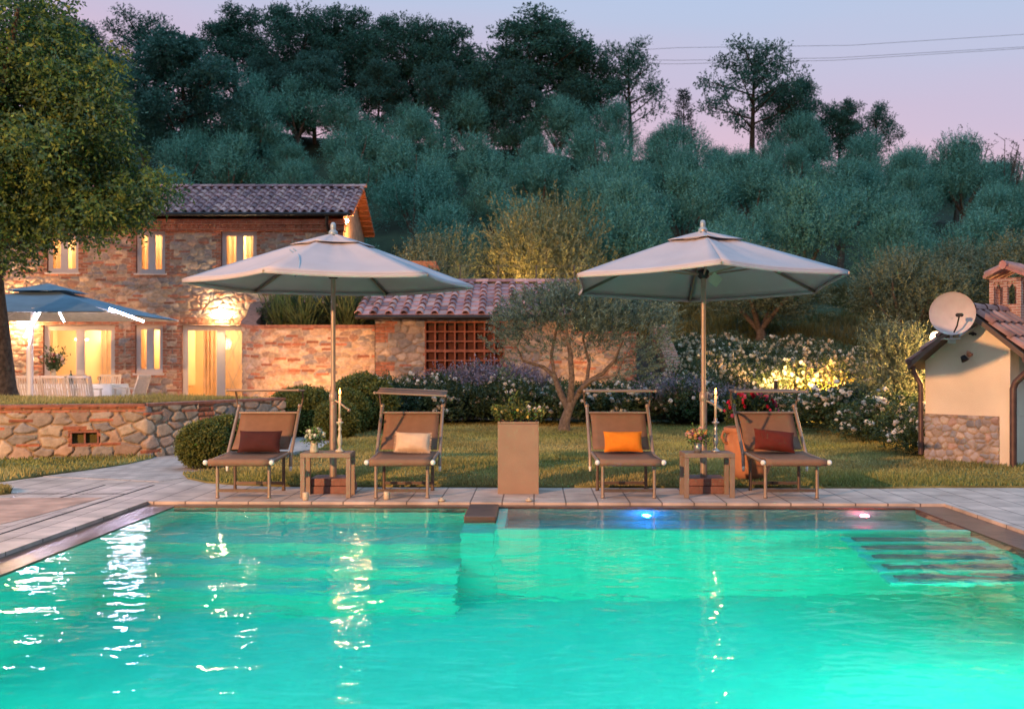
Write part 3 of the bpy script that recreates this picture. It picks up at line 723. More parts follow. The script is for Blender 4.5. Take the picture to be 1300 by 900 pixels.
# ------------------------------------------------------------------ outbuilding
OY = 24.0
ob = empty('stone_outbuilding', (-1, OY, 0), 0, 'low stone outbuilding with tiled roof and brick lattice window', 'building')
OO = -ob.location
OX0, OX1 = -3.2, 1.42
lat = (gx(540, OY)-OX0, gx(640, OY)-OX0, gz(482, OY), gz(409, OY))
def omask(U, V, row):
    return ((U < .30+.16*((row//3) % 2)) & (row//6 % 2 == 0)) | ((U > lat[0]-.02) & (U < lat[1]+.02) & (V > lat[2]-.02) & (V < lat[3]+.02))
o = stone_panel('front_wall', [(OX0, OY), (OX1, OY)], -.02, 2.40, .022, ob, holes=[lat], seed=31, cw=.26, ch=.17, pal=[(.30, .25, .21), (.36, .29, .23), (.25, .22, .20), (.40, .31, .24), (.22, .20, .19), (.32, .24, .19)], brick=.22, relief=.04, brickmask=omask, bw=.32, bh=.05, bsp=.2, mortar=(.30, .22, .17))
o.location = OO
x0, x1 = lat[0]+OX0, lat[1]+OX0; z0, z1 = lat[2], lat[3]
lb = MB(); nc = 8; nr = 6
for i in range(nc+1): x = x0+(x1-x0)*i/nc; lb.box(x-.018, x+.018, OY-.02, OY+.12, z0, z1)
for j in range(nr+1):
    z = z0+(z1-z0)*j/nr; t = .032 if j == 3 else .017; lb.box(x0, x1, OY-.018, OY+.118, z-t, z+t)
o = lb.build('brick_lattice', mat('lattice_brick', (.28, .09, .05), .85, var=.3, vs=10, bump=.3), ob, .003); o.location = OO
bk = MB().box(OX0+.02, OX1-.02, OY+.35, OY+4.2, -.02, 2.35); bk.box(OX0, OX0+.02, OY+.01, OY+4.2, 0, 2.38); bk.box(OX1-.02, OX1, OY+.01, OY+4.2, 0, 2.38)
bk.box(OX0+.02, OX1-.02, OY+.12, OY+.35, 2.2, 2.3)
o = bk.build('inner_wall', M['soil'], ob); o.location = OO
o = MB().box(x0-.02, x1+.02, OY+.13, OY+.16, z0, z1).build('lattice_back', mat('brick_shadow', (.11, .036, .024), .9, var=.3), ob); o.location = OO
tile_roof('roof_tiles', gx(455, 23.8), gx(728, 23.8), 23.72, 2.44, 26.9, 3.42, .345, .42, .085, ob, 5).location = OO
rf = MB(); slab(rf, gx(452, 23.8), gx(731, 23.8), (23.70, 2.42), (26.9, 3.40), .07); slab(rf, gx(452, 23.8), gx(731, 23.8), (29.4, 2.5), (26.91, 3.40), .06)
o = rf.build('roof_deck', M['alu_dark'], ob); o.location = OO
o = MB().tube([(gx(452, 23.8), 23.66, 2.38), (gx(731, 23.8), 23.66, 2.38)], .05, 8).build('gutter', M['black_metal'], ob); o.location = OO
# garden wall to the right and its stair
gwl = empty('garden_wall', (2.2, 24, 0), 0, 'short warm lit stone wall behind the small olive tree', 'wall')
def gmask(U, V, row): return (U > 1.32-.0*row)
o = stone_panel('stone_face', [(1.43, 24.05), (2.92, 24.05)], 0, 2.0, .024, gwl, seed=41, cw=.24, ch=.14, pal=PAL_HOUSE+[(.5, .36, .25)], brick=.35, relief=.03, brickmask=gmask, bw=.32, bh=.05, bsp=.18)
o.location = -gwl.location
o = MB().box(1.43, 2.96, 24.0, 24.4, 2.0, 2.06).box(1.43, 2.93, 24.1, 24.38, 0, 2.0).build('brick_cap', M['brick_cap'], gwl); o.location = -gwl.location
stw = empty('garden_stairs', (3.4, 24, 0), 0, 'dark stone garden stairs with a sloping brick edge', 'stairs')
sb = MB()
for k in range(11): sb.box(2.98, 3.72, 23.6+k*.34, 23.94+k*.34, 0, .17*(k+1))
o = sb.build('steps', mat('dark_step', (.10, .085, .075), .9, var=.3), stw); o.location = -stw.location
sb = MB(); vs = []
for x in (3.74, 4.10):
    for (yy, zz) in ((23.0, .55), (23.0, .0), (27.3, .0), (27.3, 2.35)): vs.append((x, yy, zz))
sb._add(vs, [(0, 1, 2, 3), (7, 6, 5, 4), (0, 3, 7, 4), (0, 4, 5, 1), (3, 2, 6, 7)])
o = sb.build('brick_edge', M['brick'], stw); o.location = -stw.location
# chimney stub behind
cs = empty('chimney', (gx(538, 30), 30, 0), 0, 'small tiled chimney rising behind the outbuilding roof', 'chimney')
MB().box(-.35, .35, -.3, .3, 0, 4.05).build('stack', M['brick'], cs); MB().box(-.45, .45, -.4, .4, 4.053, 4.15).box(-.38, .38, -.33, .33, 4.153, 4.28).build('cap', M['terracotta'], cs)
# wire fence on the terrace behind
wf = empty('wire_fence', (0, 27.6, 0), 0, 'thin wire fence with slim posts behind the outbuilding roof', 'fence')
mb = MB()
for k in range(7): mb.tube([(-2.6+k*1.1, 29.6, 1), (-2.6+k*1.1, 29.6, 4.15)], .018, 6)
o = mb.build('post', M['fence'], wf); o.location = -wf.location
mb = MB()
for z in (3.5, 3.7, 3.9, 4.12): mb.tube([(-2.6, 29.6, z), (4.0, 29.6, z)], .006, 5)
o = mb.build('wire', M['fence'], wf); o.location = -wf.location

# ------------------------------------------------------------------ pool shed (right)
SY = 13.2
shd = empty('pool_house', (5.86, SY, 0), 0, 'small cream gabled pool house with stone base and tiled roof', 'pool house')
SO = -shd.location
AX, AZ = gx(1240, SY), gz(398, SY)
LX, LZ = gx(1166, SY), gz(458, SY)
RX = gx(1281, SY); slope = (AZ-LZ)/(AX-LX)
RZ = AZ-slope*(RX-AX)
stone_top = gz(527, SY)
wl = gx(1172, SY)
def zr(x): return AZ-slope*abs(x-AX)-.05
w = MB(); y0, y1 = SY, SY+.2
xs_ = [wl, AX, RX+.001]
fr_ = [(wl, y0, stone_top), (RX, y0, stone_top), (RX, y0, zr(RX)), (AX, y0, zr(AX)), (wl, y0, zr(wl))]
w._add(fr_+[(x, SY+3.2, z) for x, y, z in fr_], [(0, 1, 2, 3, 4), (5, 9, 8, 7, 6), (0, 4, 9, 5), (1, 6, 7, 2), (0, 5, 6, 1)])
w.box(wl, RX, SY+.04, SY+3.2, 0, stone_top-.002)
# recessed bay to the right
w.box(gx(1270, SY), RX+.02, SY-.03, SY+.22, -.01, zr(RX)-.03)
o = w.build('plaster_wall', M['cream'], shd); o.location = SO
o = stone_panel('stone_base', [(wl, SY), (gx(1269, SY), SY)], -.02, stone_top, .012, shd, seed=51, cw=.11, ch=.085, pal=[(.36, .30, .28), (.42, .33, .28), (.30, .27, .28), (.45, .36, .30), (.26, .25, .27), (.40, .27, .23)], brick=0, relief=.03, mortar=(.34, .27, .23))
o.location = SO
# roof slopes (run in x) with barrel tiles running down the slope
def side_tiles(x_r, z_r, x_e, z_e, ya, yb, name):
    rs = random.Random(9); mb = MB(); d = Vector((x_e-x_r, 0, z_e-z_r)); L = d.length; d.normalize(); n = Vector((-d.z, 0, d.x)); n = n if n.z > 0 else -n
    sp = .20; K = 7; cols = int((yb-ya)/sp); rows = round(L/.30); ex = L/rows
    for i in range(cols):
        for j in range(rows):
            kf = .7+.6*rs.random(); mb.col = tuple(c_*kf for c_ in rs.choice(((.36, .20, .17), (.30, .16, .14), (.40, .24, .20))))
            cy = ya+(i+.4)*sp; t0 = (j+1)*ex+.03; t1 = j*ex-.02; vs = []
            for (t, rr, lf) in ((t0, .078, .03), (t1, .064, .004), (t0, .06, .03)):
                for k in range(K):
                    a_ = PI*k/(K-1); vs.append(Vector((x_r, 0, z_r))+d*t+Vector((0, cy-math.cos(a_)*rr, 0))+n*(lf+math.sin(a_)*rr*.85))
            mb._add(vs, [(k, k+1, K+k+1, K+k) for k in range(K-1)]+[(k+1, k, 2*K+k, 2*K+k+1) for k in range(K-1)], True)
            mb.col = tuple(c_*.8 for c_ in (.34, .2, .17))
            A0 = Vector((x_r, 0, z_r))+d*t0+n*.02; A1 = Vector((x_r, 0, z_r))+d*t1+n*.002
            mb._add([A0+Vector((0, cy, 0)), A0+Vector((0, cy+sp, 0)), A1+Vector((0, cy+sp, 0)), A1+Vector((0, cy, 0)), A0+Vector((0, cy, -.02)), A0+Vector((0, cy+sp, -.02))], [(0, 1, 2, 3), (0, 4, 5, 1)])
    o = mb.build(name, M['tile'], shd); o.location = SO
EXR = RX+.26
side_tiles(AX, AZ+.03, gx(1158, SY), AZ-slope*(AX-gx(1158, SY))+.03, SY-.16, SY+3.3, 'roof_tiles')
side_tiles(AX, AZ+.03, EXR, AZ-slope*(EXR-AX)+.03, SY-.16, SY+3.3, 'roof_tiles')
mb = MB()
for (xe) in (gx(1158, SY), EXR):
    ze = AZ-slope*abs(AX-xe); dx = 1 if xe > AX else -1
    vs = [(AX, SY-.2, AZ+.02), (xe, SY-.2, ze+.02), (xe, SY-.2, ze-.05), (AX, SY-.2, AZ-.05)]
    vs += [(x, SY+3.4, z) for x, y, z in vs]
    mb._add(vs, [(0, 1, 2, 3), (7, 6, 5, 4), (0, 4, 5, 1), (3, 2, 6, 7), (1, 5, 6, 2)])
o = mb.build('roof_deck', M['alu_dark'], shd); o.location = SO
mb = MB(); x = SY-.18
while x < SY+3.3:
    mb.col = (.30+.1*rnd.random(), .18, .16); vs = []
    for (yy, rr) in ((x, .085), (x+.34, .07)):
        for k in range(7): a_ = PI*k/6; vs.append((AX-math.cos(a_)*rr, yy, AZ+.05+math.sin(a_)*rr))
    mb._add(vs, [(k, k+1, 8+k, 7+k) for k in range(6)], True); x += .32
o = mb.build('ridge_tiles', M['tile'], shd); o.location = SO
# gutters / downpipes
mb = MB(); xl = gx(1160, SY); zl = LZ-.02
mb.tube([(xl, SY-.2, zl), (xl, SY+3.3, zl)], .045, 8)
mb.tube([(xl, SY-.12, zl), (xl+.02, SY-.10, zl-.14), (wl-.03, SY-.06, zl-.3), (wl-.03, SY-.06, .1)], .035, 8)
o = mb.build('gutter', M['copper'], shd); o.location = SO
mb = MB(); ze = AZ-slope*(EXR-AX)-.05
mb.tube([(EXR+.02, SY-.2, ze), (EXR+.02, SY+3.3, ze)], .045, 8)
mb.tube([(EXR+.02, SY-.05, ze-.03), (EXR+.0, SY-.05, ze-.12), (RX+.10, SY-.06, ze-.28), (RX+.07, SY-.06, ze-.36), (RX+.07, SY-.06, .0)], .042, 10)
o = mb.build('downpipe', M['copper'], shd); o.location = SO
# chimney on the shed
chm = empty('house_chimney', (gx(1266, SY+1.6), SY+1.6, 0)); chm.parent = shd; chm.location = (AX-5.86, 1.0, 0)
chm.name = 'chimney_stack'; chm.scale = (.85, .85, 1)
cy_ = SY+1.9; cb_ = gz(394, cy_); ct = gz(364, cy_); hw = .21
mb = MB(); mb.box(-hw-.03, hw+.03, -hw-.03, hw+.03, cb_-.6, cb_)
for sx in (-1, 1):
    for sy in (-1, 1): mb.box(sx*hw-.035, sx*hw+.035, sy*hw-.035, sy*hw+.035, cb_+.002, ct)
mb.box(-.035, .035, -hw-.03, -hw+.03, cb_+.002, ct); mb.box(-.035, .035, hw-.03, hw+.03, cb_+.002, ct)
for sx in (-1, 1): mb.box(sx*hw-.03, sx*hw+.03, -.035, .035, cb_+.002, ct)
# arches as thick lintels with notched corners
mb.box(-hw-.035, hw+.035, -hw-.035, -hw+.03, ct-.05, ct+.001); mb.box(-hw-.035, hw+.035, hw-.03, hw+.035, ct-.05, ct+.001)
for sx in (-1, 1): mb.box(sx*hw-.033, sx*hw+.033, -hw+.03, hw-.03, ct-.05, ct+.001)
for cx in (-hw*.5, hw*.5):
    for s_ in (-1, 1):
        mb.bar((cx+s_*.065, -hw-.0, ct-.11), (cx+s_*.02, -hw-.0, ct-.05), .03, .055)
mb.build('chimney_brick', brickmat('small_brick', (.40, .20, .15), (.34, .17, .13), (.5, .4, .34), .12, .035, .006, axes=True), chm)
mb = MB(); mb.col = (.36, .2, .18)
zt = ct+.02
for s_ in (-1, 1):
    vs = [(-.32*1, 0, 0)]
    mb._add([(0, -.30, zt+.15), (s_*.32, -.30, zt+.03), (s_*.32, .30, zt+.03), (0, .30, zt+.15), (0, -.30, zt+.11), (s_*.32, -.30, zt-.01), (s_*.32, .30, zt-.01), (0, .30, zt+.11)], [(0, 1, 2, 3), (7, 6, 5, 4), (0, 4, 5, 1), (1, 5, 6, 2), (2, 6, 7, 3)])
    for q in range(3):
        yy = -.2+q*.2; mb.col = (.34+.08*q/2, .2, .18)
        mb.tube([(s_*.01, yy, zt+.15), (s_*.32, yy, zt+.035)], [.05, .06], 8)
mb.tube([(0, -.33, zt+.155), (0, .33, zt+.155)], [.06, .05], 8)
mb.build('chimney_cap', M['tile'], chm)
# satellite dish
dc = at(1209, 398, 12.75)
ds = empty('satellite_dish', dc, 0, 'round off white satellite dish on the gable of the pool house', 'satellite dish'); ds.scale = (.93,)*3
prof = [(r_*.285, -.07*(1-r_*r_)) for r_ in np.linspace(0, 1, 9)]
Rm = Matrix.Rotation(R(90+8), 4, 'X') @ Matrix.Diagonal((1, 1, 1, 1)); Rm = Matrix.Rotation(R(0), 4, 'Z') @ Rm; ds.rotation_euler[2] = R(-20)
mb = MB().lathe([(r_, z_) for r_, z_ in prof]+[(.29, .008), (.285, -.012)]+[(r_, z_-.012) for r_, z_ in reversed(prof)], n=36, M=Rm)
mb.build('dish', M['dish'], ds)
mb = MB().tube([(.02, -.02, -.25), (.05, -.14, -.17), (.07, -.26, -.04)], .011, 8); mb.box(.035, .105, -.31, -.25, -.05, -.01); mb.ball((.045, -.29, -.035), .025, 8); mb.ball((.095, -.29, -.035), .025, 8)
mb.build('feed_arm', M['black_metal'], ds)
mb = MB().tube([(0, .08, -.05), (0, .2, -.12), (.0, .22, -.34)], .02, 8); mb.box(-.12, .10, -.02, .5, -.345, -.33); mb.tube([(.1, .2, -.30), (.34, .53, -.14)], .018, 6); mb.box(-.05, .05, .1, .18, -.40, -.345)
mb.build('mount', M['pewter'], ds)
shd.rotation_euler[2] = SR = R(-50)
MS = Matrix.Translation((5.86, SY, 0)) @ Matrix.Rotation(SR, 4, 'Z') @ Matrix.Translation((-5.86, -SY, 0))
# small things on the gable
sl_ = empty('spotlight', MS @ at(1236, 450, SY-.05), 0, 'small brown wall spotlight fixed high on the cream gable', 'spotlight')
MB().tube([(0, .05, 0), (0, 0, 0), (-.0, -.06, .03)], .018, 8).ball((.0, -.02, .0), .035, 8).build('mount', M['terracotta'], sl_)
sl_.rotation_euler[2] = SR
MB().lathe([(.0, 0), (.03, .0), (.05, .07), (.04, .072), (.0, .03)], M=Matrix.Translation((-.06, -.07, -.02)) @ Matrix.Rotation(R(150), 4, 'Y')).build('shade', M['black_metal'], sl_)
hk = empty('wall_hook', MS @ at(1238, 424, SY-.03), 0, 'small dark metal fitting near the top of the gable', 'wall fitting')
MB().tube([(-.03, .03, 0), (-.01, -.02, .01), (.03, -.03, -.01)], .014, 8).ball((.0, 0, 0), .026, 8).build('fitting', M['black_metal'], hk)
# lamp behind the pool house
lp = at(1188, 428, 15.4)
l_ = empty('garden_lamp_post', (lp.x, lp.y, 0), 0, 'bright garden lamp glowing behind the satellite dish', 'lamp')
MB().tube([(0, 0, 0), (0, 0, lp.z-.1)], .03, 10).lathe([(.06, lp.z-.12), (.07, lp.z-.1), (.03, lp.z-.09)]).build('post', M['black_metal'], l_)
MB().ball((0, 0, lp.z), .085, 12).build('globe', emis('globe_glow', (1, .6, .3), 9), l_)
light('POINT', 'garden_lamp_light', (lp.x+.75, lp.y+.5, 1.25), 420, (1, .50, .16), .15)
# low glowing light in the rose slope
gl = Vector((gx(1060, 23.4), 23.4, float(hill(gx(1060, 23.4), 23.4))))
l_ = empty('bollard_light', gl, 0, 'low garden light glowing yellow among the roses on the slope', 'lamp')
MB().tube([(0, 0, 0), (0, 0, .55)], .04, 10).build('post', M['black_metal'], l_); MB().lathe([(0, .56), (.06, .56), (.06, .68), (0, .70)]).build('lens', M['soft_glow'], l_)
light('POINT', 'bollard_light_bulb', gl+Vector((-.1, -.25, 1.0)), 12, (1, .50, .08), .2)

# ------------------------------------------------------------------ foliage engine
def spray_cloud(org, dirs, length, m, lw, ll, seed, cols, jit=.5, orient=.45, nrm=None):
    rs = np.random.RandomState(seed); n = len(org)
    t = np.linspace(.12, 1, m)[None, :, None]
    d = dirs/np.linalg.norm(dirs, axis=1, keepdims=True)
    L = (length*(.6+.8*rs.rand(n)))[:, None, None]
    P = org[:, None, :]+d[:, None, :]*t*L
    ld = d[:, None, :]*.8+rs.normal(0, jit, (n, m, 3)); ld /= np.linalg.norm(ld, axis=2, keepdims=True)
    nn = (d if nrm is None else nrm)[:, None, :]
    side = np.cross(ld, np.cross(ld, nn*(1-orient)+np.array([0, 0, .5])*(1-orient)+rs.normal(0, 1, (n, m, 3))*orient))
    side = np.cross(side, ld); side /= np.linalg.norm(side, axis=2, keepdims=True)+1e-9
    l2 = ll*(.6+.8*rs.rand(n, m, 1)); w2 = lw*(.7+.6*rs.rand(n, m, 1))
    a = P; b_ = P+ld*l2*.5+side*w2; c_ = P+ld*l2; e = P+ld*l2*.5-side*w2
    V = np.stack([a, b_, c_, e], 2).reshape(-1, 3)
    Cm = np.array(cols); ci = rs.randint(0, len(Cm), n)
    cc = Cm[ci][:, None, :]*(.65+.7*rs.rand(n, m, 1)); cc = np.repeat(cc.reshape(-1, 3), 4, 0)
    return V, np.arange(len(V)).reshape(-1, 4), cc
def rand_dirs(n, rs, up=-1.):
    d = rs.normal(0, 1, (n*4+40, 3)); d /= np.linalg.norm(d, axis=1, keepdims=True); d = d[d[:, 2] > up][:n]; return d
OL = [(.09, .255, .185), (.125, .33, .235), (.065, .20, .14), (.16, .38, .275)]
def olive_crown(seed, rx=1.7, ry=1.7, rz=1.5, n=1500, m=11, ll=.16, lw=.02, length=.5, cols=OL, clumps=26, low=-.7, mat_='silver_leaf'):
    rs = np.random.RandomState(seed)
    cd_ = rand_dirs(clumps, rs, low); cr_ = .45+.45*rs.rand(clumps)[:, None]; cen = cd_*cr_
    csz = .30+.22*rs.rand(clumps); k = rs.randint(0, clumps, n)
    ld = rand_dirs(n, rs, -.75); org = cen[k]+ld*csz[k][:, None]*(.45+.5*rs.rand(n)[:, None])
    org = org*np.array([rx, ry, rz])
    dirs = ld*.8+np.array([0, 0, .75])+cen[k]*.6+rs.normal(0, .25, (n, 3))
    V, Fc, C_ = spray_cloud(org, dirs, length, m, lw, ll, seed+1, cols, .8, .3, ld+cen[k])
    return V, Fc, C_
def olive_proto(seed, big=False, **kw):
    V, Fc, C_ = olive_crown(seed, **kw)
    V = V+np.array([0, 0, 2.25]); me = np_mesh('crown', V, Fc, M['silver_leaf'], C_)
    rs = random.Random(seed); mb = MB()
    mb.tube([(0, 0, -.5), (.05, 0, .3), (.0, .05, .8), (.05, 0, 1.1)], [.2, .16, .13, .12], 8)
    for k in range(5):
        a_ = k*1.256+rs.random(); mb.tube([(0.02, 0, .9), (.4*math.cos(a_), .4*math.sin(a_), 1.5), (.95*math.cos(a_), .95*math.sin(a_), 2.3), (1.1*math.cos(a_), 1.1*math.sin(a_), 2.9)], [.09, .07, .04, .015], 6)
    return me, mb.mesh('trunk', M['olive_bark'])
OP = [olive_proto(s, n=2300, m=10, ll=.12, lw=.016, length=.55, clumps=14) for s in (1, 2, 3, 4, 5)]
def plant(name, trunk, crown, loc, sc, rz, label, cat, group=None, tn='trunk', cn='crown', tilt=0):
    t = empty(name, loc, rz, label, cat, group); t.scale = sc if isinstance(sc, tuple) else (sc,)*3
    t.rotation_euler[0] = tilt
    obj(cn, crown, t)
    if trunk: obj(tn, trunk, t)
    return t
rr = random.Random(12); cnt = 0
def vis(x, y, m=2.6): return abs(x) < .5*y+m
for row, Y in enumerate(np.arange(36.0, 62, 4.9)):
    x = -.5*Y-2.5+rr.random()*2
    while x < .5*Y+3:
        xx = x+rr.uniform(-.5, .5); yy = Y+rr.uniform(-.9, .9)
        s = rr.uniform(.72, 1.12)
        skip = (xx < -5.0 and yy < 37.5)
        # taller dark wood covers the upper left
        if gx(170, yy) > xx and yy > 50: skip = True
        if not skip:
            cr_, tr_ = OP[rr.randrange(5)]; z = float(hill(xx, yy))
            plant('olive_tree', tr_, cr_, (xx, yy, z-.1), (s*rr.uniform(.75, .98), s*.9, s*rr.uniform(.85, 1.25)), rr.random()*6.28, 'grey green olive tree standing in the rows that cover the hillside', 'olive tree', 'olive trees in rows on the hillside'); cnt += 1
        x += rr.uniform(2.7, 3.6)
# nearer olives behind the buildings
OLW = [(.13, .17, .09), (.17, .20, .11), (.10, .14, .08), (.20, .22, .12)]
OPW = [olive_proto(s, n=4200, m=10, cols=OLW, ll=.085, lw=.013, length=.32, clumps=34) for s in (11, 12, 13)]
LIT_GOLD = olive_proto(14, n=5200, m=10, cols=[(.24, .25, .10), (.28, .27, .12), (.18, .19, .08)], ll=.08, lw=.014, length=.24, clumps=60)  # leaf palette yellowed and brightened to carry the warm light on this tree
near = [(548, 31.5, 5.0, .85, 0, 'dark olive tree behind the plants on the curved wall'),
        (692, 32.0, 6.35, .70, 1, 'rounded olive tree, warm light put into its leaf colour, above the outbuilding roof'),
        (785, 34.5, 4.2, .7, 2, 'green olive tree half hidden by the left side of the right parasol'),
        (965, 31.0, 3.1, 1.35, 0, 'dark olive tree under the right parasol above the roses'),
        (1150, 29.5, 3.5, 1.05, 1, 'wide olive tree on the slope between parasol and pool house'),
        (1225, 31.0, 3.3, 1.05, 2, 'olive tree directly above the satellite dish'),
        (1310, 28.5, 3.7, 1.1, 0, 'olive tree behind the brick chimney of the pool house')]
for px, Y, H_, s, k, lab in near:
    x = gx(px, Y); z = float(hill(x, Y)); sc = H_/3.75
    cr_, tr_ = LIT_GOLD if px == 692 else OP[0] if px == 785 else OPW[k]; plant('olive_tree', tr_, cr_, (x, Y, z-.25), (sc*s, sc*s, sc), k*1.9+px, lab, 'olive tree', 'olive trees behind the buildings')
V, Fc, C_ = olive_crown(77, .85, .85, 1.05, n=1500, m=10, ll=.09, lw=.012, length=.3, cols=OLW)
sm_crown = np_mesh('crown', V+np.array([0, 0, 1.0]), Fc, M['silver_leaf'], C_)
plant('olive_shrub', MB().tube([(0, 0, -.1), (.05, 0, .7), (0, .05, 1.2)], [.08, .06, .02], 7).mesh('trunk', M['olive_bark']), sm_crown, (gx(1138, 17.5), 17.5, 0), (.72, .72, .92), 1, 'bushy young olive growing beside the left wall of the pool house', 'shrub')

# garden olive tree with visible limbs
gt_ = empty('garden_olive_tree', (gx(716, 19.5), 19.5, 0), 0, 'small gnarled olive tree standing on the lawn before the outbuilding', 'olive tree')
mb = MB()
def P3(px, py, dy=0): p = at(px, py, 19.5+dy); return p-Vector((gx(716, 19.5), 19.5, 0))
limbs = [([(716, 550, 0), (717, 535, 0), (722, 520, 0), (727, 508, 0)], [.13, .10, .085, .08]),
         ([(722, 520, 0), (712, 500, .1), (704, 478, .1), (690, 466, .2), (664, 458, .2), (656, 440, .3), (665, 420, .3)], [.075, .065, .05, .035, .025, .018, .01]),
         ([(704, 478, .1), (700, 450, .3), (706, 420, .3), (716, 400, .3)], [.035, .03, .025, .015]),
         ([(724, 510, 0), (726, 480, -.2), (724, 450, -.2), (720, 425, -.2), (716, 400, -.2)], [.07, .055, .045, .03, .015]),
         ([(727, 508, 0), (745, 486, .1), (765, 474, .1), (780, 458, 0), (792, 430, 0)], [.075, .055, .04, .03, .012]),
         ([(735, 497, 0), (752, 482, -.3), (781, 477, -.4), (788, 462, -.4), (800, 440, -.4)], [.05, .035, .028, .02, .01]),
         ([(745, 486, .1), (748, 460, .3), (740, 430, .4), (745, 400, .4)], [.04, .03, .02, .01]),
         ([(780, 458, 0), (805, 450, .2), (820, 425, .2)], [.025, .018, .01])]
for pts, rs_ in limbs: mb.tube([P3(*p) for p in pts], rs_, 8)
mb.build('trunk', M['olive_bark'], gt_)
rs = np.random.RandomState(3); orgs = []; dirs = []
cl = [(650, 410, 22, 26), (632, 430, 14, 22), (675, 395, 26, 26), (700, 385, 26, 22), (720, 400, 30, 24), (715, 375, 24, 14), (745, 395, 26, 24), (770, 385, 26, 20), (765, 420, 26, 26), (795, 400, 22, 18), (825, 395, 20, 18), (815, 430, 22, 26), (838, 400, 14, 16), (690, 425, 28, 22), (740, 440, 26, 22), (660, 440, 18, 22), (800, 455, 24, 24), (825, 470, 16, 26), (838, 450, 10, 24), (700, 445, 16, 14), (785, 480, 14, 12), (838, 420, 16, 20), (645, 470, 9, 14)]
ctr = Vector((.2, 0, 1.2))
for (px, py, a_, b__) in cl:
    n = int(a_*b__*(.56 if py < 425 else .19))
    for q in range(n):
        th = rs.rand()*6.28; rr_ = math.sqrt(rs.rand()); dd = rs.normal(0, .42)
        p = P3(px+a_*rr_*math.cos(th), py+b__*rr_*math.sin(th), 0); p = Vector((p.x, p.y+dd, p.z)); orgs.append(p)
        o_ = (p-ctr).normalized(); dirs.append((o_.x*.8+rs.normal(0, .4), o_.y*.8+rs.normal(0, .4), o_.z*.5+.35+rs.normal(0, .4)))
V, Fc, C_ = spray_cloud(np.array(orgs), np.array(dirs), .16, 10, .0085, .055, 8, [(.10, .16, .115), (.14, .205, .15), (.075, .12, .085), (.18, .25, .185)])
obj('crown', np_mesh('crown', V, Fc, M['silver_leaf'], C_), gt_)

# broadleaf trees: limb skeleton + leaf clumps
def broad_tree(seed, H=12, spread=4.2, n=9000, lsz=.22, cols=((.05, .14, .095), (.07, .17, .11), (.04, .11, .075)), nl=9, low=.25, wind=0, gap=.6):
    rs = np.random.RandomState(seed); mb = MB(); tips = []
    top = Vector((rs.normal(0, .4), rs.normal(0, .4), H*.93))
    mb.tube([(0, 0, -1), (.1, 0, H*.25), (top.x*.5, top.y*.5, H*.6), top], [H*.024, H*.019, H*.011, .02], 8); tips.append((top, .7))
    for k in range(nl*2):
        f = low+(1-low)*(k+.3)/(nl*2)*.92; a_ = k*2.4+rs.rand()
        base = Vector((top.x*f*.6, top.y*f*.6, H*f*.92)); L = spread*(1-.72*max(0, f-.35)/.65)*(.65+.5*rs.rand())
        mid = base+Vector((math.cos(a_)*L*.5, math.sin(a_)*L*.5, L*.22)); end = base+Vector((math.cos(a_)*L, math.sin(a_)*L, L*.42+rs.rand()*.5))
        mb.tube([base, mid, end], [H*.008, H*.005, .02], 6)
        tips += [(end, 1), (mid, .9)]
        for q in range(3):
            d = Vector(rs.normal(0, 1, 3)); d.z = abs(d.z)*.6; d = d.normalized()*L*.38; e = mid.lerp(end, .3+.3*q)+d; mb.tube([mid.lerp(end, .2+.3*q), e], [.035, .012], 5); tips.append((e, .75))
    T_ = np.array([tuple(t[0]) for t in tips]); sz = np.array([t[1] for t in tips])
    k = rs.randint(0, len(T_), n); d = rand_dirs(n, rs); rad = sz[k]*spread*.19*rs.rand(n)**.6
    org = T_[k]+d*rad[:, None]*np.array([1.2, 1.2, .75])
    V, Fc, C_ = spray_cloud(org, d+np.array([0, 0, .15]), lsz*1.6, 5, lsz*.28, lsz, seed+5, cols, 1.0)
    return np_mesh('crown', V, Fc, M['leaf'], C_), mb.mesh('trunk', M['bark'])
BT = [broad_tree(101, 12, 5.0, 8500, nl=14, lsz=.18), broad_tree(102, 12, 4.3, 8000, nl=14, low=.2, lsz=.18), broad_tree(103, 12, 5.0, 2600, nl=8, low=.35, lsz=.2), broad_tree(104, 12, 4.6, 7500, nl=12, low=.1, cols=((.05, .14, .105), (.07, .165, .12)))]
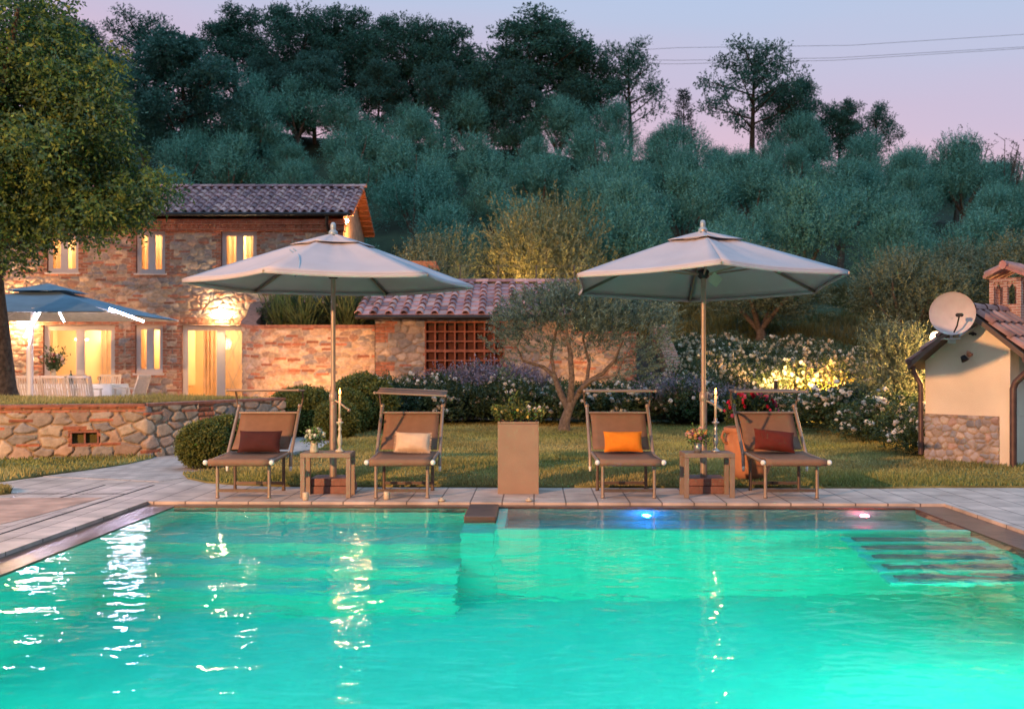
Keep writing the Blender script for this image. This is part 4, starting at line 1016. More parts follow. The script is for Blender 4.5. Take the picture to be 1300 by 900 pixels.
back = [ # px, Y, top py, variant, width scale, label
 (95, 64, 20, 0, 1.0, 'dark broadleaf tree behind the big yard tree at the top left'),
 (235, 55, 28, 3, 1.15, 'dense rounded dark tree on the hill above the house roof'),
 (300, 68, 4, 1, 1.1, 'tall leafy tree behind the dense rounded tree on the hill'),
 (175, 66, 8, 2, 1.0, 'airy tree crown showing over the yard tree'),
 (375, 66, 0, 0, 1.1, 'spreading tree on the ridge above the middle of the house roof'),
 (450, 68, 5, 1, 1.1, 'leafy ridge tree straight above the left parasol'),
 (400, 62, 50, 3, .95, 'low dense tree in front of the ridge trees above the house'),
 (510, 66, 12, 0, 1.0, 'feathery ridge tree right of the tree above the left parasol'),
 (570, 67, 25, 1, 1.1, 'ridge tree left of the tallest tree'),
 (560, 62, 70, 3, .9, 'low dense dark tree under the ridge trees in the middle'),
 (150, 62, 60, 3, .9, 'dense dark tree on the hill just right of the yard tree crown'),
 (340, 63, 62, 3, .85, 'low dense dark tree above the right half of the house roof'),
 (480, 63, 66, 3, .85, 'low dense dark tree on the ridge above the left parasol finial'),
 (610, 63, 74, 3, .8, 'low dense dark tree left of the tallest ridge tree'),
 (730, 63, 92, 3, .7, 'low dense dark tree right of the tallest ridge tree'),
 (680, 65, 2, 1, 1.35, 'tallest pointed dark tree in the middle of the ridge'),
 (655, 62, 60, 3, .8, 'dense dark tree at the foot of the tallest ridge tree'),
 (735, 66, 48, 0, .85, 'dark tree on the right shoulder of the tallest ridge tree'),
 (800, 66, 45, 2, .85, 'thin airy tree with bare lower branches on the ridge'),
 (955, 64, 45, 2, 1.05, 'lone spreading tree on the ridge above the right parasol'),
 (1010, 66, 92, 0, .9, 'small ridge tree right of the lone spreading tree'),
 (1065, 66, 120, 1, 1.0, 'low ridge tree in the gap before the open sky'),
 (1110, 67, 125, 2, .9, 'last ragged tree at the right end of the ridge wood'),
 (1030, 62, 140, 3, .6, 'low dense shrub like tree on the right of the ridge')]
for px, Y, tp, v, ws, lab in back:
    x = gx(px, Y); z = float(hill(x, Y)); H_ = gz(tp, Y)-z; s = H_/12.2
    cr_, tr_ = BT[v]; plant('ridge_tree', tr_, cr_, (x, Y, z-.3), (s*ws, s*ws, s), px*.37, lab, 'tree', 'dark trees along the ridge')
# conifer
rs = np.random.RandomState(9); orgs = []; dirs = []
for k in range(900):
    t = rs.rand(); z = 1+8*t; a_ = rs.rand()*6.28; lay = .75+.25*math.sin(z*6); r_ = (1-t)*2.0*lay*rs.rand()**.5+.05
    orgs.append((r_*math.cos(a_), r_*math.sin(a_), z)); dirs.append((math.cos(a_), math.sin(a_), .2))
V, Fc, C_ = spray_cloud(np.array(orgs), np.array(dirs), .5, 6, .035, .25, 4, [(.03, .06, .05)])
cy = np_mesh('crown', V, Fc, M['leaf'], C_); x = gx(868, 62); z = float(hill(x, 62))
plant('conifer', MB().tube([(0, 0, -1), (0, 0, 9)], [.15, .03], 8).mesh('trunk', M['bark']), cy, (x, 62, z), ((gz(112, 62)-z)/9.2,)*3, 0, 'small dark conifer in the gap of the ridge wood', 'conifer')
# bare twiggy trees at far right
for px, tp, lab in ((1215, 178, 'nearly bare low tree on the ridge left of the frame edge'), (1278, 180, 'nearly bare twiggy tree at the far right of the ridge')):
    Y = 56; x = gx(px, Y); z = float(hill(x, Y)); mb = MB(); rs_ = random.Random(px); H_ = gz(tp, Y)-z
    orgs = []; dirs = []
    for k in range(16):
        a_ = k*2.4; e = Vector((math.cos(a_)*rs_.uniform(.6, 1.9), math.sin(a_)*1.2, H_*rs_.uniform(.7, 1)))
        m_ = e*.6+Vector((rs_.uniform(-.2, .2), 0, -.2)); mb.tube([(0, 0, H_*.2), m_, e], [.08, .04, .015], 5)
        for q in range(7):
            p = m_.lerp(e, rs_.random()); p2 = p+Vector((rs_.uniform(-.5, .5), rs_.uniform(-.4, .4), rs_.uniform(.0, .5))); mb.tube([p, p2], [.02, .008], 4); orgs.append(p2); dirs.append((rs_.uniform(-1, 1), 0, .5))
    mb.tube([(0, 0, -.5), (0, 0, H_*.25)], [.14, .09], 7)
    V, Fc, C_ = spray_cloud(np.array([tuple(q) for q in orgs]), np.array(dirs), .25, 5, .03, .12, 4, [(.06, .08, .06)])
    plant('bare_tree', mb.mesh('trunk', M['olive_bark']), np_mesh('crown', V, Fc, M['leaf'], C_), (x, Y, z), 1, 0, lab, 'tree')

# big yard tree on the left
yt = empty('yard_tree', (-9.15, 18, RT), 0, 'big broad leafy tree with thick trunk on the raised lawn', 'tree')
mb = MB(); mb.tube([(.05, 0, -.2), (.03, 0, .15), (0, 0, .8), (-.08, 0, 1.8), (-.15, 0, 2.6), (-.1, .0, 3.2)], [.47, .38, .33, .29, .28, .24], 14)
rs = np.random.RandomState(44); tips = []
for k in range(16):
    a_ = k*2.4+rs.rand()*.5; L = 2.2+1.6*rs.rand(); z = 2.6+.22*k
    L *= 1-.03*k
    b0 = Vector((-.1, 0, min(z, 4.6))); m_ = b0+Vector((math.cos(a_)*L*.5, math.sin(a_)*L*.5, .5)); e = b0+Vector((math.cos(a_)*L, math.sin(a_)*L, .6+.12*k))
    mb.tube([b0, m_, e], [.14, .08, .03], 7)
mb.tube([(-.1, 0, 3), (.1, 0, 4.5), (.2, 0, 6.5)], [.2, .14, .03], 8)
mb.build('trunk', M['bark'], yt)
cl = [(30, 55, 58), (85, 85, 40), (115, 115, 34), (60, 120, 55), (20, 150, 60), (105, 160, 42), (138, 140, 18), (70, 195, 48), (125, 205, 34), (160, 215, 22), (105, 240, 40), (150, 240, 30), (40, 245, 50), (15, 280, 30), (70, 262, 24), (180, 235, 18), (120, 268, 22), (148, 272, 14), (10, 210, 60), (-20, 90, 70), (-30, 180, 80), (40, 22, 36), (85, 48, 20), (125, 92, 18), (148, 172, 16), (0, 310, 14), (36, 288, 14), (-60, 250, 60), (102, 278, 8), (192, 222, 9), (165, 262, 12)]
orgs = []; dirs = []
Y0 = Vector((-9.15, 18, RT))
for (px, py, r_) in cl:
    ns_ = max(3, int((r_/13)**2)); sd_ = rand_dirs(ns_, rs)
    for q in range(ns_):      # sub-clumps: tufts at branch ends with gaps between them
        rad = r_/72*(.35+.65*rs.rand()**.5); c0_ = at(px, py, 18)-Y0+Vector(sd_[q])*rad; c0_.y = c0_.y*1.6+rs.normal(0, .5)
        rs2 = rs.uniform(.16, .42); n = int(70*(rs2/.3)**2); d = rand_dirs(n, rs)
        for w_ in range(n):
            p = c0_+Vector(d[w_])*rs2*rs.rand()**.5; p.z += -.15*rs.rand()
            orgs.append(tuple(p)); dirs.append((d[w_][0], d[w_][1], d[w_][2]*.4-.45))
V, Fc, C_ = spray_cloud(np.array(orgs), np.array(dirs), .22, 5, .022, .085, 6, [(.08, .16, .045), (.12, .20, .045), (.065, .135, .06), (.18, .24, .05), (.07, .14, .085)], .9)
obj('crown', np_mesh('crown', V, Fc, M['leaf'], C_), yt)

# ------------------------------------------------------------------ shrubs and flowers
def blossoms(cen, r, seed, cols, petals=7):
    rs = np.random.RandomState(seed); n = len(cen)
    P = np.repeat(np.array(cen), petals, 0); d = rs.normal(0, 1, (n*petals, 3)); d /= np.linalg.norm(d, axis=1, keepdims=True)
    rr_ = np.repeat(r*(.7+.6*rs.rand(n)), petals)[:, None]
    s1 = np.cross(d, rs.normal(0, 1, d.shape)); s1 /= np.linalg.norm(s1, axis=1, keepdims=True); s2 = np.cross(d, s1)
    o_ = P+d*rr_*.35
    V = np.stack([o_-s1*rr_*.7, o_-s2*rr_*.7, o_+s1*rr_*.7, o_+s2*rr_*.7], 1).reshape(-1, 3)
    Cm = np.array(cols); cc = np.repeat(Cm[rs.randint(0, len(Cm), n)]*(.85+.3*rs.rand(n, 1)), petals*4, 0)
    return V, np.arange(len(V)).reshape(-1, 4), cc
GR = [(.04, .075, .028), (.055, .095, .035), (.035, .06, .025), (.07, .11, .04)]
WH = [(.80, .78, .72), (.78, .74, .70), (.70, .68, .62)]
def bush(seed, rx=.6, ry=.5, rz=.55, n=750, ll=.05, lw=.016, cols=GR, nf=22, fr=.045, fcols=WH, fl_up=True, clus=4, length=.14):
    rs = np.random.RandomState(seed); lobes = rand_dirs(9, rs, -.1)*.5; k = rs.randint(0, 9, n)
    d = rand_dirs(n, rs, -.6); org = (lobes[k]+d*(.42+.15*rs.rand(n)[:, None]))*np.array([rx, ry, rz])+np.array([0, 0, rz*.55])
    org[:, 2] = np.maximum(org[:, 2], .01)
    dirs = d+np.array([0, 0, .5])
    V, Fc, C_ = spray_cloud(org, dirs, length, 7, lw, ll, seed+1, cols, .9)
    fo = np_mesh('foliage', V, Fc, M['leaf'], C_); fl = None
    if nf:
        cen = []
        for q in range(nf):
            d_ = rand_dirs(1, rs, .0 if fl_up else -.5)[0]; L_ = lobes[rs.randint(9)]; p = (L_+d_*.62)*np.array([rx, ry, rz])+np.array([0, 0, rz*.6])
            for w_ in range(rs.randint(1, clus+1)): cen.append(p+rs.normal(0, fr*.9, 3))
        fl = np_mesh('blossoms', *(lambda v: (v[0], v[1], M['petal'], v[2]))(blossoms(cen, fr, seed+2, fcols)))
    return fo, fl
def place_bush(proto, name, loc, sc, rz, label, cat='flower bush', group=None):
    t = empty(name, loc, rz, label, cat, group); t.scale = sc if isinstance(sc, tuple) else (sc,)*3
    obj('foliage', proto[0], t)
    if proto[1]: tag(obj('blossoms', proto[1], t), kind='stuff')
    return t
ROSE = [bush(s, nf=34, fr=.055, clus=5) for s in (201, 202, 203)]
DARK = [bush(s, nf=7, cols=[(.03, .055, .022), (.04, .07, .03)]) for s in (211, 212)]
SLOPE = [bush(s, nf=46, clus=4, fr=.045, fcols=[(.80, .70, .52), (.82, .76, .64), (.75, .60, .40)], cols=[(.06, .09, .035), (.08, .10, .04)], n=420) for s in (221, 222, 223)]
rr = random.Random(5)
# rose hedge behind the lawn
px = 470
while px < 905:
    Y = 21.4+rr.uniform(-.3, .5); p = DARK[rr.randrange(2)] if (px < 640 and rr.random() < .5) else ROSE[rr.randrange(3)]
    place_bush(p, 'rose_bush', (gx(px, Y), Y, 0), (1.15, 1.0, rr.uniform(.8, 1.05)), rr.random()*6, 'dark green rose bush with white blooms in the bed behind the lawn', group='white rose bushes behind the lawn'); px += rr.uniform(22, 34)
px = 485
while px < 900:
    Y = 22.6+rr.uniform(-.3, .3)
    place_bush(ROSE[rr.randrange(3)], 'rose_bush', (gx(px, Y), Y, 0), (1.2, 1.0, rr.uniform(.95, 1.25)), rr.random()*6, 'dark green rose bush with white blooms in the bed behind the lawn', group='white rose bushes behind the lawn'); px += rr.uniform(34, 46)
# roses between lawn and pool house
for px, Y, s, lab in ((1048, 18.8, 1.0, 'white rose bush at the left end of the bed by the pool house'), (1078, 18.3, 1.15, 'white rose bush second from the left in the pool house bed'), (1108, 17.6, 1.05, 'bushy white rose in the middle of the pool house bed'), (1100, 16.6, .85, 'low white rose at the front of the pool house bed'), (1136, 16.4, 1.05, 'white rose bush right of the middle in the pool house bed'), (1160, 15.2, .9, 'white rose bush near the stone base of the pool house'), (1172, 14.2, .68, 'last small white rose before the stone base of the pool house'), (1050, 20.2, 1.0, 'white rose bush behind the left end of the pool house bed'), (1010, 20.8, .95, 'white rose bush behind the rightmost sunbed'), (1090, 19.8, 1.15, 'tall white rose behind the pool house bed')):
    place_bush(ROSE[rr.randrange(3)], 'rose_bush', (gx(px, Y), Y, 0), (s*1.15, s*1.1, s*.86), rr.random()*6, lab)
# slope of roses
for Y in np.arange(22.6, 29.2, .95):
    px = 868+rr.random()*20+max(0, (Y-27)*10)
    while px < 1170:
        if not (Y > 27.3 and px > 1060):
            x = gx(px, Y); yy = Y+rr.uniform(-.3, .3)
            s = rr.uniform(.85, 1.2); place_bush(SLOPE[rr.randrange(3)], 'rose_bush', (x, yy, float(hill(x, yy))-.02), (s, s, s*1.1), rr.random()*6, 'cream flowering rose bush on the slope below the olive trees', group='rose bushes covering the slope')
        px += rr.uniform(24, 36)
# yellow green grassy plants lit by the low lamp
for px, Y in ((1040, 22.4), (1062, 22.3), (1085, 22.2), (1105, 22.6), (1050, 23.2), (1024, 23.0)):
    rs = np.random.RandomState(px); n = 140; org = np.c_[rs.normal(0, .16, n), rs.normal(0, .16, n), np.zeros(n)]; dr = np.c_[rs.normal(0, .3, n), rs.normal(0, .3, n), np.ones(n)]
    V, Fc, C_ = spray_cloud(org, dr, .6, 6, .012, .2, px, [(.16, .17, .04), (.2, .19, .05)], .3)
    t = empty('ornamental_grass', (gx(px, Y), Y, float(hill(gx(px, Y), Y))), 0, 'clump of yellow green grass lit by the low lamp on the slope', 'plant', 'clumps of grass around the low lamp'); obj('foliage', np_mesh('foliage', V, Fc, M['leaf'], C_), t)
# lavender
def lavender(seed, n=420, r=.45, H=.55):
    rs = np.random.RandomState(seed); a_ = rs.rand(n)*6.28; q = rs.rand(n)**.5
    org = np.c_[np.cos(a_)*q*r*.4, np.sin(a_)*q*r*.4, np.full(n, .05)]; d = np.c_[np.cos(a_)*q*.75, np.sin(a_)*q*.75, np.ones(n)]
    V, Fc, C_ = spray_cloud(org, d, H, 7, .008, .09, seed, [(.09, .11, .09), (.12, .13, .12)], .35)
    tips = org+d/np.linalg.norm(d, axis=1, keepdims=True)*H*(.85+.5*rs.rand(n, 1))
    v = spray_cloud(tips, d, .14, 5, .012, .035, seed+3, [(.22, .19, .25), (.27, .24, .29), (.16, .14, .19)], .7)
    return np_mesh('foliage', V, Fc, M['leaf'], C_), np_mesh('blossoms', v[0], v[1], M['petal'], v[2])
LV = [lavender(301), lavender(302)]
for px, Y, s, lab in ((600, 22.9, 1.45, 'large lavender clump left of the planter beneath the brick lattice'), (632, 23.0, 1.6, 'tall grey violet lavender directly behind the planter'), (664, 23.0, 1.4, 'lavender clump right behind the planter beside the small olive tree'), (572, 23.2, 1.4, 'lavender clump among the roses under the outbuilding wall')):
    place_bush(LV[px % 2], 'lavender', (gx(px, Y), Y, 0), s, px, lab, 'lavender')
for px, Y, s in ((842, 21.6, 1.15), (862, 21.9, 1.2), (882, 21.6, 1.1), (905, 22.2, 1.0), (930, 22.3, .95), (955, 22.4, .9), (980, 22.4, .9)):
    place_bush(LV[px % 2], 'lavender', (gx(px, Y), Y, 0), s, px, 'lavender clump with pale violet flowers between the lawn and the rose slope', 'lavender', 'lavender clumps along the foot of the slope')
# box and round dark shrubs
BOX = bush(401, 1, 1, 1, n=3000, ll=.05, lw=.018, cols=[(.075, .095, .02), (.10, .12, .025), (.055, .075, .02)], nf=0, length=.10)
rs = np.random.RandomState(6); d = rand_dirs(5200, rs, -.85)
lump = 1+.07*np.sin(d[:, 0]*7)*np.sin(d[:, 1]*6+d[:, 2]*8); org = d*lump[:, None]*(.82+.16*rs.rand(5200)[:, None])
V, Fc, C_ = spray_cloud(org, d+rs.normal(0, .4, d.shape), .16, 5, .030, .075, 7, [(.10, .13, .025), (.15, .17, .035), (.075, .10, .025), (.19, .20, .05)], .9)
box_me = np_mesh('foliage', V, Fc, M['leaf'], C_)
def ball_bush(px, Y, r_, zc, lab, sc=(1, 1, .9), name='box_bush'):
    t = empty(name, (gx(px, Y), Y, 0), px, lab, 'bush'); o = obj('foliage', box_me, t); o.location = (0, 0, zc); o.scale = (r_*sc[0], r_*sc[1], r_*sc[2])
    mbk = MB().tube([(0, 0, 0), (0, 0, zc)], .04, 7); mbk.build('stem', M['bark'], t)
ball_bush(259, 12.75, .31, .29, 'round clipped box bush at the edge of the path')
ball_bush(283, 13.15, .33, .31, 'box bush half hidden behind the leftmost sunbed')
ball_bush(392, 18.5, .48, .42, 'dark round shrub seen between sunbed and left parasol pole')
ball_bush(372, 19.6, .45, .40, 'dark round shrub behind the leftmost sunbed visor')
ball_bush(428, 17.6, .36, .32, 'dark round shrub right behind the left parasol pole')
ball_bush(460, 19.8, .62, .50, 'large dark round shrub at the corner of the curved wall')
ball_bush(438, 19.0, .45, .40, 'dark round shrub between the parasol pole and the large one')
# plants on top of the curved wall
rs = np.random.RandomState(15)
WG = bush(411, .6, .5, .7, n=700, nf=10, fcols=[(.5, .35, .3)], cols=[(.05, .07, .025), (.07, .085, .03)])
for px, Y, s in ((350, 26.2, .9), (375, 25.6, .9), (400, 25.4, .85), (428, 25.5, .95), (452, 25.3, .9), (466, 26.4, 1.0)):
    place_bush(WG, 'wall_plant', (gx(px, Y), Y, 1.95), s, px, 'leafy dark plant growing on top of the curved wall', 'plant', 'plants on top of the curved wall')
for px, Y in ((362, 25.5), (385, 25.0), (366, 25.9), (440, 25.0)):
    n = 90; org = np.c_[rs.normal(0, .06, n), rs.normal(0, .06, n), np.zeros(n)]; dr = np.c_[rs.normal(0, .35, n), rs.normal(0, .25, n), np.ones(n)]
    V, Fc, C_ = spray_cloud(org, dr, .85, 5, .016, .28, px, [(.13, .16, .04), (.17, .18, .05)], .15)
    t = empty('spiky_grass', (gx(px, Y), Y, 1.93), 0, 'tall spiky yellow green grass on top of the curved wall', 'plant', 'spiky grasses on the curved wall'); obj('foliage', np_mesh('foliage', V, Fc, M['leaf'], C_), t)
# garden uplights near the walls (hidden among the shrubs)
def uplight(px, Y, en, lab, z=.12, tgt=None, col=(1, .47, .16), rad=.04):
    x = gx(px, Y); t = empty('garden_uplight', (x, Y, 0), 0, lab, 'lamp')
    MB().tube([(0, 0, 0), (0, 0, z)], .04, 10).build('housing', M['black_metal'], t); MB().lathe([(0, z+.002), (.034, z+.002), (.034, z+.008), (0, z+.01)]).build('lens', M['soft_glow'], t)
    light('SPOT', 'uplight_beam', (x, Y, z+.06), en, col, rad, target=tgt, spot_size=R(150), spot_blend=.8)
uplight(452, 22.2, 300, 'small garden uplight shining on the curved stone wall', .3, (gx(430, 24.2), 24.2, 1.2))
uplight(352, 22.5, 160, 'small garden uplight at the foot of the curved wall corner', .3, (gx(350, 24.2), 25, 1.4))
uplight(745, 22.9, 80, 'small garden uplight under the wall behind the olive tree', .7, (gx(750, 24.0), 24.2, 1.5))

uplight(1052, 21.3, 1150, 'garden spotlight at the foot of the rose slope', .62, (gx(1060, 26), 26, 1.5), (1, .44, .09), .10)
uplight(985, 21.9, 330, 'garden spotlight among the lavender below the rose slope', .95, (gx(985, 27), 27, 1.6), (1, .56, .2), .15)
uplight(668, 29.3, 1000, 'garden uplight below the olive tree with warm light in its leaf colour', 1.9, (gx(690, 32), 32, 4.2), (1, .55, .2))
uplight(560, 29.3, 380, 'garden uplight below the dark olive behind the curved wall', 1.9, (gx(550, 31.5), 31.5, 4.0), (1, .52, .2))
uplight(1120, 25.9, 220, 'garden uplight below the wide olive on the slope', 1.2, (gx(1150, 29.5), 29.5, 3.2), (1, .52, .2))
# ------------------------------------------------------------------ parasols
def parasol(name, loc, rz, tilt, lab, r0=1.47, ztop=2.72, zr_=2.13, strap=False, tagbox=False, crank=True):
    t = empty(name, loc, 0, lab, 'parasol')
    MB().tube([(0, 0, .12), (0, 0, 1.02)], .036, 14).tube([(0, 0, 1.0), (0, 0, ztop-.08)], .024, 12).lathe([(.036, 1.0), (.042, .99), (.042, .93), (.036, .92)]).build('pole', M['alu'], t)
    MB().box(-.215, .215, -.2, .2, 0, .075).box(-.205, .205, -.19, .19, .078, .152).build('base', M['base_stone'], t, .008)
    if crank: MB().tube([(.02, -.02, .93), (.08, -.04, .90), (.13, -.05, .86), (.16, -.05, .84)], .012, 8).ball((.17, -.05, .83), .02, 8).build('crank_handle', M['alu'], t)
    can = MB(); NS, NR = 12, 12; hgt = ztop-.10-zr_
    Mt = Matrix.Translation((0, 0, zr_)) @ Matrix.Rotation(tilt, 4, 'X') @ Matrix.Rotation(rz, 4, 'Z')
    def cp(a, b, u, v, hh=hgt, r=r0):
        c0 = Vector((math.cos(a)*r, math.sin(a)*r, 0)); c1 = Vector((math.cos(b)*r, math.sin(b)*r, 0)); e = c0.lerp(c1, u)
        bow = 1-.035*4*u*(1-u)*v
        p = e*v*bow; sag = -.05*4*u*(1-u)*math.sin(PI*min(v, 1)*.9)
        p.z = hh*(1-v**1.06)+sag+.005*math.sin(u*22+a*5)*math.sin(v*PI)*u*(1-u)*4+.004*math.sin(v*17+a*3)*u*(1-u)*4; return p
    for k in range(6):
        a, b = k*PI/3, (k+1)*PI/3
        P = [Mt @ cp(a, b, i/NS, j/NR) for j in range(NR+1) for i in range(NS+1)]
        can.grid(P, NS+1, NR+1)
        P = [Mt @ (cp(a, b, i/NS, 1)+Vector((0, 0, dz))) for dz in (0, -.035) for i in range(NS+1)]
        can.grid(P, NS+1, 2)
    o = can.build('canopy', M['canvas'], t); md = o.modifiers.new('s', 'SOLIDIFY'); md.thickness = .004
    v_ = MB(); 
    for k in range(6):
        a, b = k*PI/3, (k+1)*PI/3
        def vp(u, v):
            p = cp(a, b, u, v, .125, .43*(1-.10*4*u*(1-u)*v)); p.z += hgt-.115+.02*4*u*(1-u)*v; return p
        v_.grid([Mt @ vp(i/6, j/5) for j in range(6) for i in range(7)], 7, 6)
    o = v_.build('vent_cap', M['canvas'], t); md = o.modifiers.new('s', 'SOLIDIFY'); md.thickness = .004
    MB().lathe([(0, .115), (.018, .11), (.028, .09), (.03, .05), (.024, .04), (.045, .02), (.05, -.02), (.0, -.03)], (0, 0, 0), 14, Mt @ Matrix.Translation((0, 0, hgt+.01))).build('finial', M['finial'], t)
    hub = MB().lathe([(.045, .05), (.06, .04), (.06, -.02), (.04, -.04)], n=12, M=Mt @ Matrix.Translation((0, 0, .08))).lathe([(.05, .03), (.06, 0), (.04, -.03)], n=12, M=Mt @ Matrix.Translation((0, 0, hgt-.04)))
    hub.build('hub', M['black_metal'], t)
    for k in range(6):
        a = k*PI/3; d = Vector((math.cos(a), math.sin(a), 0))
        rib = MB().bar(Mt @ (d*.05+Vector((0, 0, hgt-.035))), Mt @ (d*(r0+.005)+Vector((0, 0, -.022))), .016, .024).build('rib', M['alu'], t)
        MB().bar(Mt @ (d*.05+Vector((0, 0, .08))), Mt @ (d*(r0*.52)+Vector((0, 0, hgt*.47-.035))), .014, .020).build('strut', M['alu'], rib)
    if strap:
        pts = [Vector(q)+Vector((0, 0, zr_+.02)) for q in ((-.29, -.70, .235), (-.24, -.78, .20), (-.19, -.93, .135), (-.15, -1.08, .065), (-.125, -1.24, .0), (-.12, -1.27, -.07))]
        pts2 = [p+Vector((.03, .02, .012)) for p in pts]
        MB().tube(pts, .008, 6).tube(pts2, .008, 6).build('strap', M['finial'], t)
    if tagbox: 
        MB().box(-.055, .055, -.003, .003, -.055, .055, Matrix.Translation((.10, -.10, zr_+.02)) @ Matrix.Rotation(R(38), 4, 'Y')).build('label_tag', M['ceramic'], t)
    return t
parasol('parasol', (gx(423, 10.45), 10.45, 0), R(15.5), R(-.3), 'wide beige parasol on the left between the two left sunbeds', strap=True)
parasol('parasol', (gx(893, 10.45), 10.45, 0), R(25.5), R(-3.0), 'wide beige parasol on the right beside the rightmost sunbed', ztop=2.75, zr_=2.13, tagbox=True)

# ------------------------------------------------------------------ sun loungers
def lounger():
    t = empty('sun_lounger'); AZ_ = .36
    sr = MB()
    for s in (-1, 1): sr.tube([(s*.305, 0, .362), (s*.305, .86, .385)], .017, 10)
    sr.tube([(-.30, 0, .362), (.30, 0, .362)], .019, 10); sr.tube([(-.305, .84, .385), (.305, .84, .385)], .014, 8)
    sr.tube([(-.25, .17, .335), (.25, .17, .335)], .013, 8); sr.build('seat_frame', M['alu'], t)
    for s in (-1, 1): MB().ball((s*.315, -.005, .362), .026, 12).build('end_cap', M['white_cap'], t)
    P = []
    prof = [(.02, .325), (-.012, .332), (-.022, .362), (-.012, .388), (.03, .395), (.25, .386), (.5, .383), (.80, .402)]
    for (y, z) in prof:
        for i in range(9): u = i/8; P.append(((u-.5)*.58, y, z-(.012*4*u*(1-u) if .1 < y < .7 else 0)))
    o = MB().grid(P, 9, len(prof)).build('seat_sling', M['sling'], t); md = o.modifiers.new('s', 'SOLIDIFY'); md.thickness = .004
    ytop, ztop = 1.24, .835; y0, z0 = .80, .37
    for s in (-1, 1):
        MB().tube([(s*.325, y0-.02, z0-.12), (s*.325, y0, z0), (s*.325, ytop, ztop)], .018, 10).ball((s*.325, ytop+.012, ztop+.012), .026, 10).build('back_post', M['alu'], t)
        MB().lathe([(0, -.05), (.014, -.05), (.016, 0), (0, 0)], (s*.325, y0-.02, z0-.12), 8).build('foot_tip', M['white_cap'], t)
    P = []; n_ = 9
    for j in range(n_):
        v = j/(n_-1)
        for i in range(9):
            u = i/8; y = y0+.02+(ytop-.06-y0)*v+.022*4*v*(1-v); z = z0+.05+(ztop-.05-z0-.05)*v-.02*4*v*(1-v)
            P.append(((u-.5)*.585, y, z))
    o = MB().grid(P, 9, n_).build('back_sling', M['sling'], t); md = o.modifiers.new('s', 'SOLIDIFY'); md.thickness = .004
    MB().tube([(-.31, ytop-.055, ztop-.055), (.31, ytop-.055, ztop-.055)], .012, 8).build('top_bar', M['alu'], t)
    for (y, nm) in ((.17, 'leg'), (.80, 'leg')):
        for s in (-1, 1): MB().tube([(s*.25, y, .36), (s*.25, y, .012)], .0165, 10).lathe([(0, 0), (.02, 0), (.02, .025), (.0165, .026)], (s*.25, y, 0), 10).build(nm, M['alu_dark' if y > .5 else 'alu'], t)
        MB().bar((-.25, y, .075), (.25, y, .075), .022, .03).build('crossbar', M['alu_dark'], t)
    MB().box(-.03, .03, .78, .82, .06, .09).build('lock_clip', M['black_metal'], t)
    vr = empty('visor'); vr.parent = t; vr.location = (0, ytop, ztop)
    for s in (-1, 1): MB().tube([(s*.34, .0, 0), (s*.355, .02, .09), (s*.36, -.02, .175)], .010, 8).build('visor_arm', M['alu_dark'], vr)
    P = []
    for j in range(5):
        for i in range(9): P.append((((i/8)-.5)*.73, -.30+.36*j/4, .175-.012*4*(j/4)*(1-j/4)+.01))
    o = MB().grid(P, 9, 5).build('visor_cloth', M['sling'], vr); md = o.modifiers.new('s', 'SOLIDIFY'); md.thickness = .006
    MB().tube([(-.365, -.30, .18), (.365, -.30, .18)], .011, 8).tube([(-.365, .06, .18), (.365, .06, .18)], .011, 8).ball((-.37, -.30, .18), .018, 8).ball((.37, -.30, .18), .018, 8).build('visor_rail', M['alu'], vr)
    return t
LG = [(306.5, R(0), R(-2), 'leftmost sunbed, brown sling fabric, with a dark red brown cushion', 0),
      (509, R(0), R(6), 'brown sunbed holding the cream fringed cushion', R(2.5)),
      (799, R(0), R(0), 'brown sunbed holding the bright orange cushion', 0),
      (1007, R(0), R(1), 'rightmost brown sunbed, holding the rust red cushion', 0)]
lz = lounger(); lpos = []
for k, (px, rz, vt, lab, vr_) in enumerate(LG):
    o = lz if k == 0 else copy_tree(lz)
    X = (px-650)/F*9.85; o.location = (X, 9.75, 0); lpos.append(X)
    o.rotation_euler = (0, 0, rz); tag(o, lab, 'sun lounger', 'brown sunbeds in a row along the pool')
    for ch in o.children:
        if ch.name.startswith('visor'): ch.rotation_euler = (vt, vr_, 0)
